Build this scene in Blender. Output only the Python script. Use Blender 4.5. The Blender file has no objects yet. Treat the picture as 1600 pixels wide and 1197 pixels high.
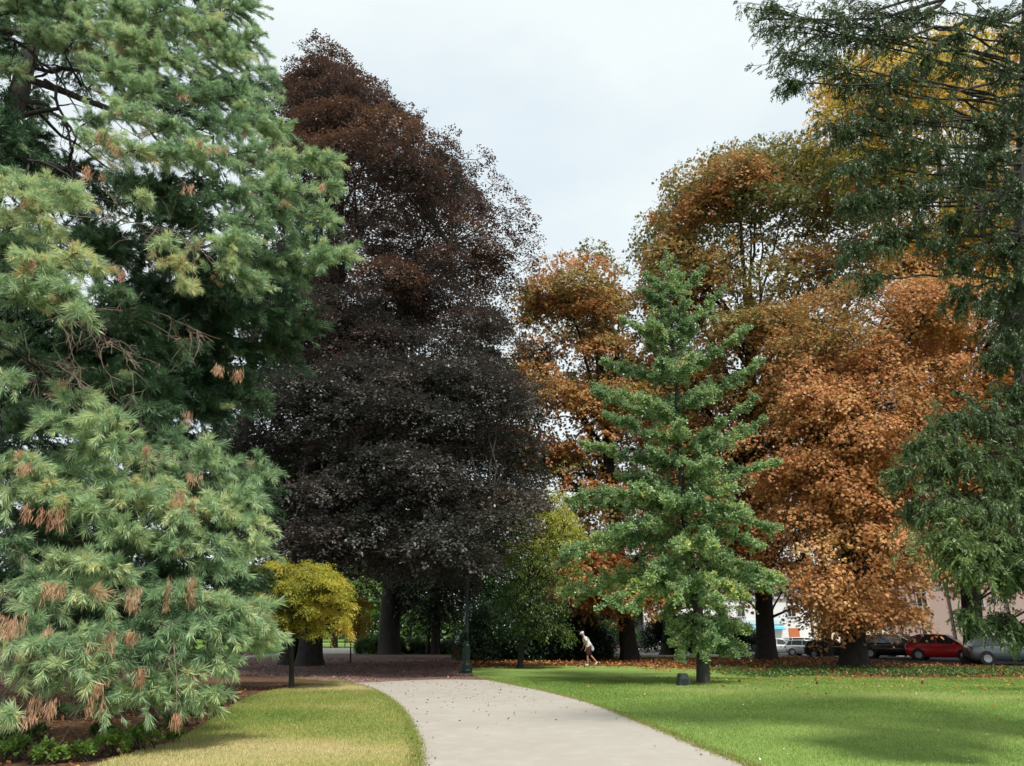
import bpy, bmesh, math, random
import numpy as np
from mathutils import Vector, Matrix
from mathutils.geometry import tessellate_polygon

R = math.radians
scene = bpy.context.scene
COL = scene.collection

# ------------------------------------------------------------------ camera
CAMH, HORIZ, FPX = 1.7, 986.0, 1155.0
PITCH = math.atan((HORIZ - 598.5) / FPX)
CP, SP = math.cos(PITCH), math.sin(PITCH)
cam_d = bpy.data.cameras.new("camera")
cam_d.sensor_width = 36.0
cam_d.lens = 36.0 * FPX / 1600.0
cam_d.clip_start = 0.1
cam_d.clip_end = 3000.0
cam = bpy.data.objects.new("camera", cam_d)
COL.objects.link(cam)
cam.location = (0, 0, CAMH)
cam.rotation_euler = (math.pi / 2 + PITCH, 0, 0)
scene.camera = cam

# ------------------------------------------------------------------ light
SUN_EL, SUN_AZ = 58.0, -28.0         # the sun stands high behind the camera, a little to the right
world = bpy.data.worlds.new("World")
scene.world = world
world.use_nodes = True
wn, wl = world.node_tree.nodes, world.node_tree.links
wn.clear()
out = wn.new('ShaderNodeOutputWorld')
sky = wn.new('ShaderNodeTexSky'); sky.sky_type = 'NISHITA'; sky.sun_disc = False
sky.sun_elevation = R(SUN_EL); sky.sun_rotation = R(180 + SUN_AZ)
bg_sky = wn.new('ShaderNodeBackground'); bg_sky.inputs['Strength'].default_value = 0.1
wl.new(sky.outputs[0], bg_sky.inputs['Color'])
tc = wn.new('ShaderNodeTexCoord')
mp = wn.new('ShaderNodeMapping'); mp.inputs['Scale'].default_value = (1.0, 1.0, 2.2)
wl.new(tc.outputs['Generated'], mp.inputs['Vector'])
nz = wn.new('ShaderNodeTexNoise'); nz.inputs['Scale'].default_value = 2.6
nz.inputs['Detail'].default_value = 5.0; nz.inputs['Roughness'].default_value = 0.5
wl.new(mp.outputs[0], nz.inputs['Vector'])
cr = wn.new('ShaderNodeValToRGB')
cr.color_ramp.elements[0].position = 0.32; cr.color_ramp.elements[0].color = (0.72, 0.81, 0.87, 1)
cr.color_ramp.elements[1].position = 0.62; cr.color_ramp.elements[1].color = (0.88, 0.95, 0.945, 1)
wl.new(nz.outputs['Fac'], cr.inputs['Fac'])
bg_cl = wn.new('ShaderNodeBackground'); bg_cl.inputs['Strength'].default_value = 1.18
wl.new(cr.outputs['Color'], bg_cl.inputs['Color'])
mxs = wn.new('ShaderNodeMixShader')
mxs.inputs['Fac'].default_value = 0.86
wl.new(bg_sky.outputs[0], mxs.inputs[1]); wl.new(bg_cl.outputs[0], mxs.inputs[2])
wl.new(mxs.outputs[0], out.inputs['Surface'])

sun_d = bpy.data.lights.new("sun", 'SUN')
sun_d.energy = 5.0; sun_d.angle = R(10.0); sun_d.color = (1.0, 0.94, 0.84)
sun = bpy.data.objects.new("sun", sun_d)
COL.objects.link(sun)
se, sa = R(SUN_EL), R(SUN_AZ)
to_sun = Vector((-math.sin(sa) * math.cos(se), -math.cos(sa) * math.cos(se), math.sin(se)))
sun.rotation_euler = to_sun.to_track_quat('Z', 'Y').to_euler()
sun.location = (-10, -10, 40)

scene.view_settings.view_transform = 'Standard'
scene.view_settings.look = 'None'
scene.view_settings.exposure = 0.0
scene.view_settings.gamma = 1.0
scene.render.engine = 'CYCLES'
cy = scene.cycles
cy.max_bounces = 5; cy.diffuse_bounces = 3; cy.glossy_bounces = 2; cy.transmission_bounces = 3
cy.transparent_max_bounces = 4
cy.use_adaptive_sampling = True
cy.adaptive_threshold = 0.02
cy.caustics_reflective = False; cy.caustics_refractive = False
cy.use_denoising = True
try:
    cy.denoiser = 'OPENIMAGEDENOISE'
    cy.denoising_prefilter = 'ACCURATE'
except Exception:
    pass


# ------------------------------------------------------------------ projection of the photograph's pixels into the place
def ray(px, py):
    u, v = px - 800.0, 598.5 - py
    return np.array([u, FPX * CP - v * SP, FPX * SP + v * CP])


def ground(px, py, z=0.0):
    d = ray(px, py)
    t = (z - CAMH) / d[2]
    return np.array([d[0] * t, d[1] * t, z])


def at(px, py, Y):
    d = ray(px, py)
    t = Y / d[1]
    return np.array([d[0] * t, Y, CAMH + d[2] * t])


def to_px(P):
    x, y, z = P[:, 0], P[:, 1], P[:, 2] - CAMH
    f = y * CP + z * SP; v = -y * SP + z * CP
    return 800 + FPX * x / f, 598.5 - FPX * v / f


# ------------------------------------------------------------------ materials
def mat_new(name):
    m = bpy.data.materials.new(name)
    m.use_nodes = True
    return m, m.node_tree.nodes, m.node_tree.links, m.node_tree.nodes['Principled BSDF']


def mat_plain(name, col, rough=0.6, metal=0.0, noise=0.0, nscale=8.0, bump=0.0, coat=0.0, spec=0.5):
    m, n, l, b = mat_new(name)
    b.inputs['Roughness'].default_value = rough
    b.inputs['Metallic'].default_value = metal
    b.inputs['Specular IOR Level'].default_value = spec
    if coat:
        b.inputs['Coat Weight'].default_value = coat
        b.inputs['Coat Roughness'].default_value = 0.06
    if noise > 0 or bump > 0:
        t = n.new('ShaderNodeTexCoord')
        nt = n.new('ShaderNodeTexNoise'); nt.inputs['Scale'].default_value = nscale
        nt.inputs['Detail'].default_value = 6
        l.new(t.outputs['Object'], nt.inputs['Vector'])
        mx = n.new('ShaderNodeMix'); mx.data_type = 'RGBA'
        mx.inputs[6].default_value = [c * (1 - noise) for c in col] + [1]
        mx.inputs[7].default_value = [min(1, c * (1 + noise)) for c in col] + [1]
        l.new(nt.outputs['Fac'], mx.inputs[0])
        l.new(mx.outputs[2], b.inputs['Base Color'])
        if bump > 0:
            bp = n.new('ShaderNodeBump'); bp.inputs['Strength'].default_value = bump
            bp.inputs['Distance'].default_value = 0.03
            l.new(nt.outputs['Fac'], bp.inputs['Height']); l.new(bp.outputs[0], b.inputs['Normal'])
    else:
        b.inputs['Base Color'].default_value = list(col) + [1]
    return m


def mat_glass(name, col=(0.02, 0.025, 0.03)):
    m, n, l, b = mat_new(name)
    b.inputs['Base Color'].default_value = list(col) + [1]
    b.inputs['Roughness'].default_value = 0.05
    b.inputs['Specular IOR Level'].default_value = 0.9
    return m


def mat_leaf(name, stops, transl=0.35, rough=0.45, spec=0.5, tboost=1.25):
    """stops: list of (position, colour); the 'tint' attribute of each leaf picks its own colour."""
    m, n, l, b = mat_new(name)
    a = n.new('ShaderNodeAttribute'); a.attribute_name = 'tint'
    r = n.new('ShaderNodeValToRGB')
    els = r.color_ramp.elements
    while len(els) < len(stops):
        els.new(0.5)
    for e, (p, c) in zip(els, stops):
        e.position = p; e.color = list(c) + [1]
    l.new(a.outputs['Fac'], r.inputs['Fac'])
    l.new(r.outputs['Color'], b.inputs['Base Color'])
    b.inputs['Roughness'].default_value = rough
    b.inputs['Specular IOR Level'].default_value = spec
    tr = n.new('ShaderNodeBsdfTranslucent')
    mul = n.new('ShaderNodeVectorMath'); mul.operation = 'SCALE'; mul.inputs['Scale'].default_value = tboost
    l.new(r.outputs['Color'], mul.inputs[0]); l.new(mul.outputs[0], tr.inputs['Color'])
    ms = n.new('ShaderNodeMixShader'); ms.inputs['Fac'].default_value = transl
    l.new(b.outputs[0], ms.inputs[1]); l.new(tr.outputs[0], ms.inputs[2])
    o = n['Material Output']
    l.new(ms.outputs[0], o.inputs['Surface'])
    return m


def mat_bark(name, c1, c2, scale=3.0):
    m, n, l, b = mat_new(name)
    t = n.new('ShaderNodeTexCoord')
    mpn = n.new('ShaderNodeMapping'); mpn.inputs['Scale'].default_value = (scale, scale, scale * 0.22)
    nt = n.new('ShaderNodeTexNoise'); nt.inputs['Scale'].default_value = 4; nt.inputs['Detail'].default_value = 8
    nt.inputs['Roughness'].default_value = 0.65
    l.new(t.outputs['Object'], mpn.inputs[0]); l.new(mpn.outputs[0], nt.inputs['Vector'])
    r = n.new('ShaderNodeValToRGB')
    r.color_ramp.elements[0].position = 0.35; r.color_ramp.elements[0].color = list(c1) + [1]
    r.color_ramp.elements[1].position = 0.7; r.color_ramp.elements[1].color = list(c2) + [1]
    l.new(nt.outputs['Fac'], r.inputs['Fac']); l.new(r.outputs[0], b.inputs['Base Color'])
    bp = n.new('ShaderNodeBump'); bp.inputs['Strength'].default_value = 0.8; bp.inputs['Distance'].default_value = 0.06
    l.new(nt.outputs['Fac'], bp.inputs['Height']); l.new(bp.outputs[0], b.inputs['Normal'])
    b.inputs['Roughness'].default_value = 0.9
    return m


def mat_ground(name, layers, scales, bump=0.3, rough=0.95):
    """layers: (c0, c1, c2, c3): broad patches c0/c1, mid mottling towards c2, fine speckle towards c3"""
    m, n, l, b = mat_new(name)
    t = n.new('ShaderNodeTexCoord')

    def noise(sc, det=5, ro=0.6):
        q = n.new('ShaderNodeTexNoise'); q.inputs['Scale'].default_value = sc
        q.inputs['Detail'].default_value = det; q.inputs['Roughness'].default_value = ro
        l.new(t.outputs['Object'], q.inputs['Vector'])
        return q

    def ramp(src, a0, a1):
        q = n.new('ShaderNodeMapRange'); q.inputs['From Min'].default_value = a0; q.inputs['From Max'].default_value = a1
        l.new(src, q.inputs['Value'])
        return q.outputs[0]

    def mix(f, a, c):
        q = n.new('ShaderNodeMix'); q.data_type = 'RGBA'
        l.new(f, q.inputs[0])
        if isinstance(a, tuple): q.inputs[6].default_value = list(a) + [1]
        else: l.new(a, q.inputs[6])
        q.inputs[7].default_value = list(c) + [1]
        return q.outputs[2]
    n1, n2, n3 = noise(scales[0]), noise(scales[1], 6), noise(scales[2], 8, 0.7)
    c = mix(ramp(n1.outputs['Fac'], 0.35, 0.65), layers[0], layers[1])
    c = mix(ramp(n2.outputs['Fac'], 0.48, 0.72), c, layers[2])
    c = mix(ramp(n3.outputs['Fac'], 0.55, 0.72), c, layers[3])
    l.new(c, b.inputs['Base Color'])
    bp = n.new('ShaderNodeBump'); bp.inputs['Strength'].default_value = bump; bp.inputs['Distance'].default_value = 0.02
    l.new(n3.outputs['Fac'], bp.inputs['Height']); l.new(bp.outputs[0], b.inputs['Normal'])
    b.inputs['Roughness'].default_value = rough
    b.inputs['Specular IOR Level'].default_value = 0.15
    return m


# ------------------------------------------------------------------ objects, things, parts
def tag(o, label=None, cat=None, group=None, kind=None):
    if label: o['label'] = label
    if cat: o['category'] = cat
    if group: o['group'] = group
    if kind: o['kind'] = kind
    return o


def empty(name, loc, label, cat, group=None, rz=0.0):
    o = bpy.data.objects.new(name, None)
    COL.objects.link(o)
    o.location = loc; o.rotation_euler = (0, 0, rz)
    o.empty_display_size = 0.3
    return tag(o, label, cat, group)


def link_mesh(name, me, mat, parent=None, smooth=False):
    """me is in world coordinates unless the parent is at the origin of the part's own coordinates"""
    o = bpy.data.objects.new(name, me)
    COL.objects.link(o)
    if isinstance(mat, (list, tuple)):
        for q in mat: me.materials.append(q)
    elif mat is not None:
        me.materials.append(mat)
    if smooth:
        me.polygons.foreach_set('use_smooth', [True] * len(me.polygons))
    if parent is not None:
        o.parent = parent
    return o


def np_mesh(name, V, F, tint=None, origin=None):
    """V (n,3), F (m,k) with k fixed"""
    V = np.asarray(V, dtype=np.float64)
    if origin is not None:
        V = V - np.asarray(origin)[None, :]
    F = np.asarray(F, dtype=np.int32)
    me = bpy.data.meshes.new(name)
    m, k = F.shape
    me.vertices.add(len(V)); me.vertices.foreach_set('co', V.astype(np.float32).ravel())
    me.loops.add(m * k); me.loops.foreach_set('vertex_index', F.ravel())
    me.polygons.add(m); me.polygons.foreach_set('loop_start', np.arange(0, m * k, k, dtype=np.int32))
    if tint is not None:
        at_ = me.attributes.new('tint', 'FLOAT', 'FACE')
        at_.data.foreach_set('value', np.asarray(tint, dtype=np.float32))
    me.update(calc_edges=True)
    return me


def unit(v):
    return v / np.maximum(np.linalg.norm(v, axis=-1, keepdims=True), 1e-9)


class Leaves:
    """collects flat leaves (rhombs with a widest point at wpos) into one mesh"""
    def __init__(self):
        self.P, self.A, self.N, self.L, self.W, self.T = [], [], [], [], [], []

    def add(self, P, A, N, L, W, T):
        n = len(P)
        self.P.append(P); self.A.append(unit(A)); self.N.append(N)
        self.L.append(np.broadcast_to(L, (n,))); self.W.append(np.broadcast_to(W, (n,)))
        self.T.append(np.broadcast_to(T, (n,)))

    def build(self, name, mat, parent, wpos=0.5, origin=None, keep=None):
        P = np.concatenate(self.P); A = np.concatenate(self.A); N = np.concatenate(self.N)
        L = np.concatenate(self.L)[:, None]; W = np.concatenate(self.W)[:, None]; T = np.concatenate(self.T)
        if keep is not None:
            k = keep(P)
            P, A, N, L, W, T = P[k], A[k], N[k], L[k], W[k], T[k]
        S = unit(np.cross(A, N))
        n = len(P)
        V = np.empty((n, 4, 3))
        V[:, 0] = P; V[:, 1] = P + A * L * wpos + S * W * 0.5
        V[:, 2] = P + A * L; V[:, 3] = P + A * L * wpos - S * W * 0.5
        F = np.arange(n * 4).reshape(n, 4)
        me = np_mesh(name, V.reshape(-1, 3), F, np.clip(T, 0, 1), origin)
        return link_mesh(name, me, mat, parent)


def tubes(paths, nseg=7, flare=None):
    """paths: list of (pts (k,3), radii (k,)); returns V, F of all tubes"""
    VV, FF, off = [], [], 0
    ang = np.linspace(0, 2 * np.pi, nseg, endpoint=False)
    for pts, rad in paths:
        pts = np.asarray(pts, float); rad = np.asarray(rad, float)
        k = len(pts)
        T = np.gradient(pts, axis=0); T = unit(T)
        ref = np.where(np.abs(T[:, 2:3]) > 0.9, np.array([[1.0, 0, 0]]), np.array([[0, 0, 1.0]]))
        if abs(T[0, 2]) > 0.9:
            ref = np.tile(np.array([[1.0, 0, 0]]), (k, 1))
        elif abs(T[:, 2]).max() < 0.95:
            ref = np.tile(np.array([[0, 0, 1.0]]), (k, 1))
        U = unit(np.cross(T, ref)); B = np.cross(T, U)
        ring = pts[:, None] + rad[:, None, None] * (np.cos(ang)[None, :, None] * U[:, None] + np.sin(ang)[None, :, None] * B[:, None])
        VV.append(ring.reshape(-1, 3))
        i = np.arange(k - 1)[:, None] * nseg
        j = np.arange(nseg)[None, :]
        j2 = (j + 1) % nseg
        q = np.stack([i + j, i + j2, i + nseg + j2, i + nseg + j], -1).reshape(-1, 4) + off
        FF.append(q)
        off += k * nseg
    return np.concatenate(VV), np.concatenate(FF)


def tube_obj(name, paths, mat, parent, nseg=7, origin=None, smooth=True):
    V, F = tubes(paths, nseg)
    me = np_mesh(name, V, F, None, origin)
    return link_mesh(name, me, mat, parent, smooth)


def curve_pts(p0, p1, rng, n=7, sag=0.0, wob=0.08, up=0.0):
    p0, p1 = np.asarray(p0, float), np.asarray(p1, float)
    t = np.linspace(0, 1, n)[:, None]
    L = np.linalg.norm(p1 - p0)
    p = p0 + (p1 - p0) * t
    bow = np.sin(np.pi * t)
    p[:, 2:3] += bow * L * (up - sag)
    w = np.cumsum(rng.normal(0, wob * L / n, (n, 3)), axis=0)
    w = w - t * w[-1]
    return p + w


def trunk_path(base, top, r0, r1, rng, n=12, flare=1.6, wob=0.01):
    pts = curve_pts(base, top, rng, n, wob=wob)
    H = np.linalg.norm(np.asarray(top) - np.asarray(base))
    extra = [0.008, 0.018, 0.032, 0.06]
    pts2 = [pts[0] + np.array([0, 0, -0.15])] + [pts[0] + (pts[1] - pts[0]) * e * (n - 1) for e in [0.0] + extra if e * (n - 1) < 1] + list(pts[1:])
    pts2 = np.array(pts2)
    h = np.linalg.norm(pts2 - pts2[0], axis=1)
    r = r0 + (r1 - r0) * (h / h[-1])
    r = r * (1 + (flare - 1) * np.exp(-h / (0.55 * r0 + 0.12)))
    return pts2, r


# ------------------------------------------------------------------ broadleaf tree
def broadleaf(name, base, env, label, cat, mats, rng, Y=None, depthf=0.9, n_lobes=120, lobe_r=(1.2, 2.2),
              sprays=45, spray_len=0.8, leaves=14, L=0.13, W=0.09, droop=0.25, palmate=0, flat=0.55,
              trunk_r=0.6, trunks=None, tintf=None, group=None, njit=0.55, back=0.6, limbs=16, top_in=0.8, lobes_extra=None,
              fill=0.25, twigs=True, wpos=0.5, hole=None, fringe=0.25, flare=1.5, shell=0.45, upb=0.5, lobe_var=0.42, tol=6, boughs=0, br=1.4):
    """base: ground point. env: (py, pxL, pxR) rows read at the tree's depth -> crown outline in metres."""
    Y = Y or base[1]
    rows = []
    for py, a, b in env:
        pa, pb = at(a, py, Y), at(b, py, Y)
        rows.append((pa[2], (pa[0] + pb[0]) / 2, (pb[0] - pa[0]) / 2))
    rows.sort()
    rows = np.array(rows)
    zmin, zmax = rows[0, 0], rows[-1, 0]
    cxf = lambda z: np.interp(z, rows[:, 0], rows[:, 1])
    rxf = lambda z: np.interp(z, rows[:, 0], rows[:, 2])
    root = empty(name, base, label, cat, group)
    o = np.asarray(base, float)
    # trunk and limbs
    paths = []
    if trunks is None:
        trunks = [(base, trunk_r)]
    tops = []
    for (bp, tr) in trunks:
        bp = np.asarray(bp, float)
        zt = zmin + (zmax - zmin) * top_in
        tp = np.array([0.45 * bp[0] + 0.55 * cxf(zt), 0.5 * bp[1] + 0.5 * Y, zt])
        pts, rad = trunk_path(bp, tp, tr, tr * 0.16, rng, 14, flare)
        paths.append((pts, rad)); tops.append((pts, rad))
    # lobes
    zs = []
    zz = np.linspace(zmin, zmax, 200); ww = rxf(zz) + 0.4
    cdf = np.cumsum(ww) / ww.sum()
    zc = np.interp(rng.random(n_lobes), cdf, zz)
    th = rng.random(n_lobes) * 2 * np.pi
    # fewer on the far side
    flip = (np.sin(th) > 0) & (rng.random(n_lobes) > back)
    th = np.where(flip, -th, th)
    lr = rng.uniform(lobe_r[0], lobe_r[1], n_lobes)
    R0 = rxf(zc)
    rr = np.where(rng.random(n_lobes) < fill, rng.random(n_lobes) * 0.6, rng.uniform(0.72, 1.0, n_lobes))
    lr = np.minimum(lr, np.maximum(R0 * 0.75, 0.45 * lobe_r[0]))
    Re = np.maximum(R0 - lr * 0.62, 0.0)
    C = np.stack([cxf(zc) + np.cos(th) * rr * Re, Y + np.sin(th) * rr * Re * depthf, zc - 0.3 * lr * (zc > zmax - lr)], 1)
    if boughs:      # lobes gather in boughs, with gaps between them
        bi = rng.permutation(n_lobes)[:boughs]
        which = rng.integers(0, boughs, n_lobes)
        B = C[bi][which] + rng.normal(0, 1, (n_lobes, 3)) * br * np.array([1, 0.9, 0.42])
        C = np.where((rng.random(n_lobes) < 0.85)[:, None], B, C)
        bough_t = rng.normal(0, 0.16, boughs)[which]
    else:
        bough_t = np.zeros(n_lobes)
    # the near side of the crown leans back like the photographed one: drop lobes that would rise over its outline
    E_ = np.array(sorted(env), float)
    def inside(Cc, rr_):
        a_, b_ = to_px(Cc + np.stack([0 * rr_, 0 * rr_, rr_ * flat * 0.9], 1)); sc_ = FPX / np.linalg.norm(Cc, axis=1)
        l_ = np.interp(b_, E_[:, 0], E_[:, 1]) - tol; h_ = np.interp(b_, E_[:, 0], E_[:, 2]) + tol
        return (b_ > E_[0, 0] - tol) & (a_ - rr_ * 0.8 * sc_ > l_) & (a_ + rr_ * 0.8 * sc_ < h_)
    ok_ = inside(C, lr)
    C, lr, bough_t = C[ok_], lr[ok_], bough_t[ok_]; n_lobes = len(C)
    if lobes_extra is not None:
        E = np.array([list(at(a, b, c)) for a, b, c, d in lobes_extra]); er = np.array([q[3] for q in lobes_extra])
        C = np.concatenate([C, E]); lr = np.concatenate([lr, er]); n_lobes = len(C)
    if hole is not None:
        k = ~hole(C); C, lr = C[k], lr[k]; n_lobes = len(C)
    nf = int(n_lobes * fringe)      # small lobes that break up the outline
    if nf:
        fz = np.interp(rng.random(nf), cdf, zz); fa = rng.random(nf) * 2 * np.pi; fr = rxf(fz)
        fl = rng.uniform(0.28, 0.5, nf) * lobe_r[1]
        k_ = rng.uniform(0.9, 1.04, nf)
        FC = np.stack([cxf(fz) + np.cos(fa) * fr * k_, Y + np.sin(fa) * fr * depthf * k_, fz + rng.uniform(0, 0.5, nf) * lobe_r[0]], 1)
        ok_ = inside(FC, fl * 0.5)
        C = np.concatenate([C, FC[ok_]]); lr = np.concatenate([lr, fl[ok_]]); n_lobes = len(C)
    lobe_t = rng.random(n_lobes)
    lobe_t[:len(bough_t)] += bough_t / lobe_var
    # limbs: from trunk to lobes, thick ones first
    idx = np.argsort(-lr)
    hubs = []
    for i in range(min(limbs, n_lobes)):
        c = C[rng.integers(n_lobes)]
        pts, rad = tops[rng.integers(len(tops))]
        zh = max(o[2] + (c[2] - o[2]) * rng.uniform(0.45, 0.75), min(zmin * 0.9 + 1.0, c[2]))
        j = int(np.clip(np.searchsorted(pts[:, 2], zh), 1, len(pts) - 1))
        p0 = pts[j]
        p1 = p0 + (c - p0) * 0.92
        lp = curve_pts(p0, p1, rng, 8, up=-0.04 + rng.random() * 0.1, wob=0.10)
        r0 = rad[j] * rng.uniform(0.45, 0.7)
        lrad = np.linspace(r0, max(0.03, r0 * 0.25), 8)
        paths.append((lp, lrad)); hubs.append((lp, lrad))
    H = np.concatenate([h[0][2:] for h in hubs] + [t[0][5:] for t in tops])
    HR = np.concatenate([h[1][2:] for h in hubs] + [t[1][5:] for t in tops])
    for c, r_ in zip(C, lr):
        d = np.linalg.norm(H - c, axis=1) + np.where(H[:, 2] > c[2], 2.0, 0)
        j = int(np.argmin(d))
        r0 = min(HR[j] * 0.6, 0.10)
        paths.append((curve_pts(H[j], c, rng, 6, up=0.05, wob=0.15), np.linspace(r0, 0.02, 6)))
        if twigs:
            for q in range(4):
                e = c + rng.normal(0, 1, 3) * r_ * np.array([.6, .6, .35])
                paths.append((curve_pts(c, e, rng, 4, wob=0.2), np.linspace(0.022, 0.008, 4)))
    tube_obj('trunk', paths, mats[1], root, 8, o)
    # sprays
    cnt = np.maximum(8, (sprays * (lr / np.mean(lobe_r)) ** 1.6)).astype(int)
    li = np.repeat(np.arange(n_lobes), cnt)
    n = len(li)
    outw = C - np.stack([cxf(C[:, 2]), np.full(n_lobes, Y), C[:, 2]], 1)
    outw = unit(outw + 1e-6)
    d = unit(unit(rng.normal(0, 1, (n, 3))) + outw[li] * 0.45 + np.array([0, 0, upb]))
    rad = rng.uniform(shell, 1.0, n)[:, None] ** 0.6
    sc = np.array([1, 1, flat])
    P = C[li] + d * sc * lr[li][:, None] * rad
    hor = d.copy(); hor[:, 2] = hor[:, 2] * 0.4
    A = unit(unit(hor) + rng.normal(0, 0.25, (n, 3)) - np.array([0, 0, droop]))
    Nn = unit(np.array([0, 0, 1.0]) + d * 0.35 + rng.normal(0, 0.18, (n, 3)))
    S = unit(np.cross(A, Nn)); Nn = np.cross(S, A)
    T0 = lobe_t[li] * lobe_var + rng.random(n) * 0.20 - (lobe_var - 0.30) * 0.5
    if tintf is not None:
        T0 = T0 + tintf(P, o, zmin, zmax)
    lv = Leaves()
    k = leaves
    si = np.repeat(np.arange(n), k)
    tpos = rng.random(n * k)
    side = rng.choice([-1.0, 1.0], n * k)
    SL = spray_len * rng.uniform(0.6, 1.3, n)
    lat = (1 - tpos) * 0.5 + 0.08
    PP = P[si] + A[si] * (tpos * SL[si])[:, None] + S[si] * (side * lat * SL[si] * rng.random(n * k))[:, None] \
        + Nn[si] * (rng.normal(0, 0.10, n * k) * SL[si])[:, None] - np.array([0, 0, 1.0]) * (droop * 0.6 * tpos ** 2 * SL[si])[:, None]
    AA = unit(A[si] * 0.8 + S[si] * side[:, None] * 0.75 + rng.normal(0, 0.3, (n * k, 3)) - np.array([0, 0, droop * 1.3]))
    NN = unit(Nn[si] + rng.normal(0, njit, (n * k, 3)))
    TT = T0[si] + rng.normal(0, 0.12, n * k)
    sz = rng.uniform(0.7, 1.2, n * k)
    if palmate:
        hub_d = unit(AA + 0)
        S2 = unit(np.cross(hub_d, NN)); U2 = np.cross(S2, hub_d)
        for q in range(palmate):
            a = (q - (palmate - 1) / 2) * (2.3 / max(palmate - 1, 1))
            m = 1.0 - 0.28 * abs(a) / 1.15
            ad = hub_d * math.cos(a) + S2 * math.sin(a) - np.array([0, 0, 0.45])
            ad = unit(ad + rng.normal(0, 0.08, ad.shape))
            lv.add(PP, ad, U2 + S2 * math.sin(a) * 0.4, L * sz * m, W * sz * m, TT)
    else:
        lv.add(PP, AA, NN, L * sz, W * sz, TT)
    cr_ = lv.build('crown', mats[0], root, wpos, o, keep=lambda P: P[:, 2] > 0.15)
    return root


# ------------------------------------------------------------------ barks and leaves
BARK_DARK = mat_bark('bark_dark', (0.014, 0.012, 0.010), (0.05, 0.045, 0.038))
BARK_BEECH = mat_bark('bark_beech', (0.022, 0.021, 0.018), (0.07, 0.068, 0.06), 1.5)
BARK_PINE = mat_bark('bark_pine', (0.04, 0.028, 0.02), (0.16, 0.12, 0.09))
BARK_TWIG = mat_plain('bark_twig', (0.20, 0.155, 0.12), 0.9, noise=0.3, nscale=20)
LEAF_BEECH = mat_leaf('leaf_copper_beech', [(0.0, (0.050, 0.060, 0.050)), (0.3, (0.078, 0.075, 0.066)), (0.6, (0.085, 0.055, 0.048)), (0.8, (0.13, 0.066, 0.052)), (1.0, (0.19, 0.11, 0.06))], 0.20, 0.48, 0.7)  # grey-green low stops: sky sheen on the lower leaves put into colour
LEAF_CHEST = mat_leaf('leaf_chestnut', [(0.0, (0.12, 0.145, 0.04)), (0.2, (0.29, 0.26, 0.075)), (0.42, (0.36, 0.215, 0.065)), (0.70, (0.48, 0.205, 0.075)), (0.92, (0.62, 0.32, 0.14)), (1.0, (0.64, 0.42, 0.17))], 0.34, 0.5, 0.4)
LEAF_CHEST_Y = mat_leaf('leaf_chestnut_yellow', [(0.0, (0.24, 0.26, 0.05)), (0.3, (0.58, 0.46, 0.08)), (0.55, (0.62, 0.36, 0.08)), (0.8, (0.54, 0.24, 0.07)), (1.0, (0.64, 0.33, 0.12))], 0.45, 0.5, 0.4)
LEAF_GREEN = mat_leaf('leaf_green', [(0.0, (0.03, 0.07, 0.018)), (0.5, (0.06, 0.13, 0.03)), (1.0, (0.16, 0.24, 0.05))], 0.35, 0.42, 0.5)
LEAF_LIGHT = mat_leaf('leaf_light_green', [(0.0, (0.06, 0.13, 0.03)), (0.5, (0.13, 0.23, 0.045)), (0.85, (0.26, 0.32, 0.06)), (1.0, (0.40, 0.37, 0.08))], 0.4, 0.42, 0.5)
LEAF_GINKGO = mat_leaf('leaf_ginkgo', [(0.0, (0.10, 0.175, 0.08)), (0.4, (0.21, 0.33, 0.15)), (0.7, (0.34, 0.48, 0.21)), (0.9, (0.44, 0.55, 0.21)), (1.0, (0.62, 0.58, 0.15))], 0.36, 0.40, 0.6)
LEAF_MAPLE = mat_leaf('leaf_maple', [(0.0, (0.13, 0.16, 0.03)), (0.35, (0.30, 0.31, 0.045)), (0.65, (0.52, 0.48, 0.07)), (0.85, (0.60, 0.46, 0.09)), (1.0, (0.62, 0.38, 0.14))], 0.42, 0.5, 0.3)
LEAF_DARK = mat_leaf('leaf_dark_shrub', [(0.0, (0.014, 0.034, 0.016)), (0.6, (0.030, 0.066, 0.024)), (1.0, (0.08, 0.14, 0.04))], 0.2, 0.35, 0.6)
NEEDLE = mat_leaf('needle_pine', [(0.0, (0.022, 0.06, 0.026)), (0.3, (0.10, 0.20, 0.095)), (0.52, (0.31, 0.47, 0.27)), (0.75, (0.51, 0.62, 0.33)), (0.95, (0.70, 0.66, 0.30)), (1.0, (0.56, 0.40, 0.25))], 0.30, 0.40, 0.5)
NEEDLE_DEAD = mat_leaf('needle_dead', [(0.0, (0.32, 0.15, 0.10)), (0.5, (0.50, 0.29, 0.19)), (1.0, (0.60, 0.43, 0.30))], 0.25, 0.7, 0.2)
SCALE = mat_leaf('scale_conifer', [(0.0, (0.034, 0.064, 0.022)), (0.5, (0.085, 0.145, 0.045)), (1.0, (0.23, 0.32, 0.10))], 0.25, 0.45, 0.5)
LEAF_YOUNG = mat_leaf('leaf_young_tree', [(0.0, (0.03, 0.06, 0.018)), (0.35, (0.08, 0.14, 0.03)), (0.65, (0.22, 0.29, 0.05)), (1.0, (0.44, 0.44, 0.08))], 0.38, 0.42, 0.5)


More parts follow.
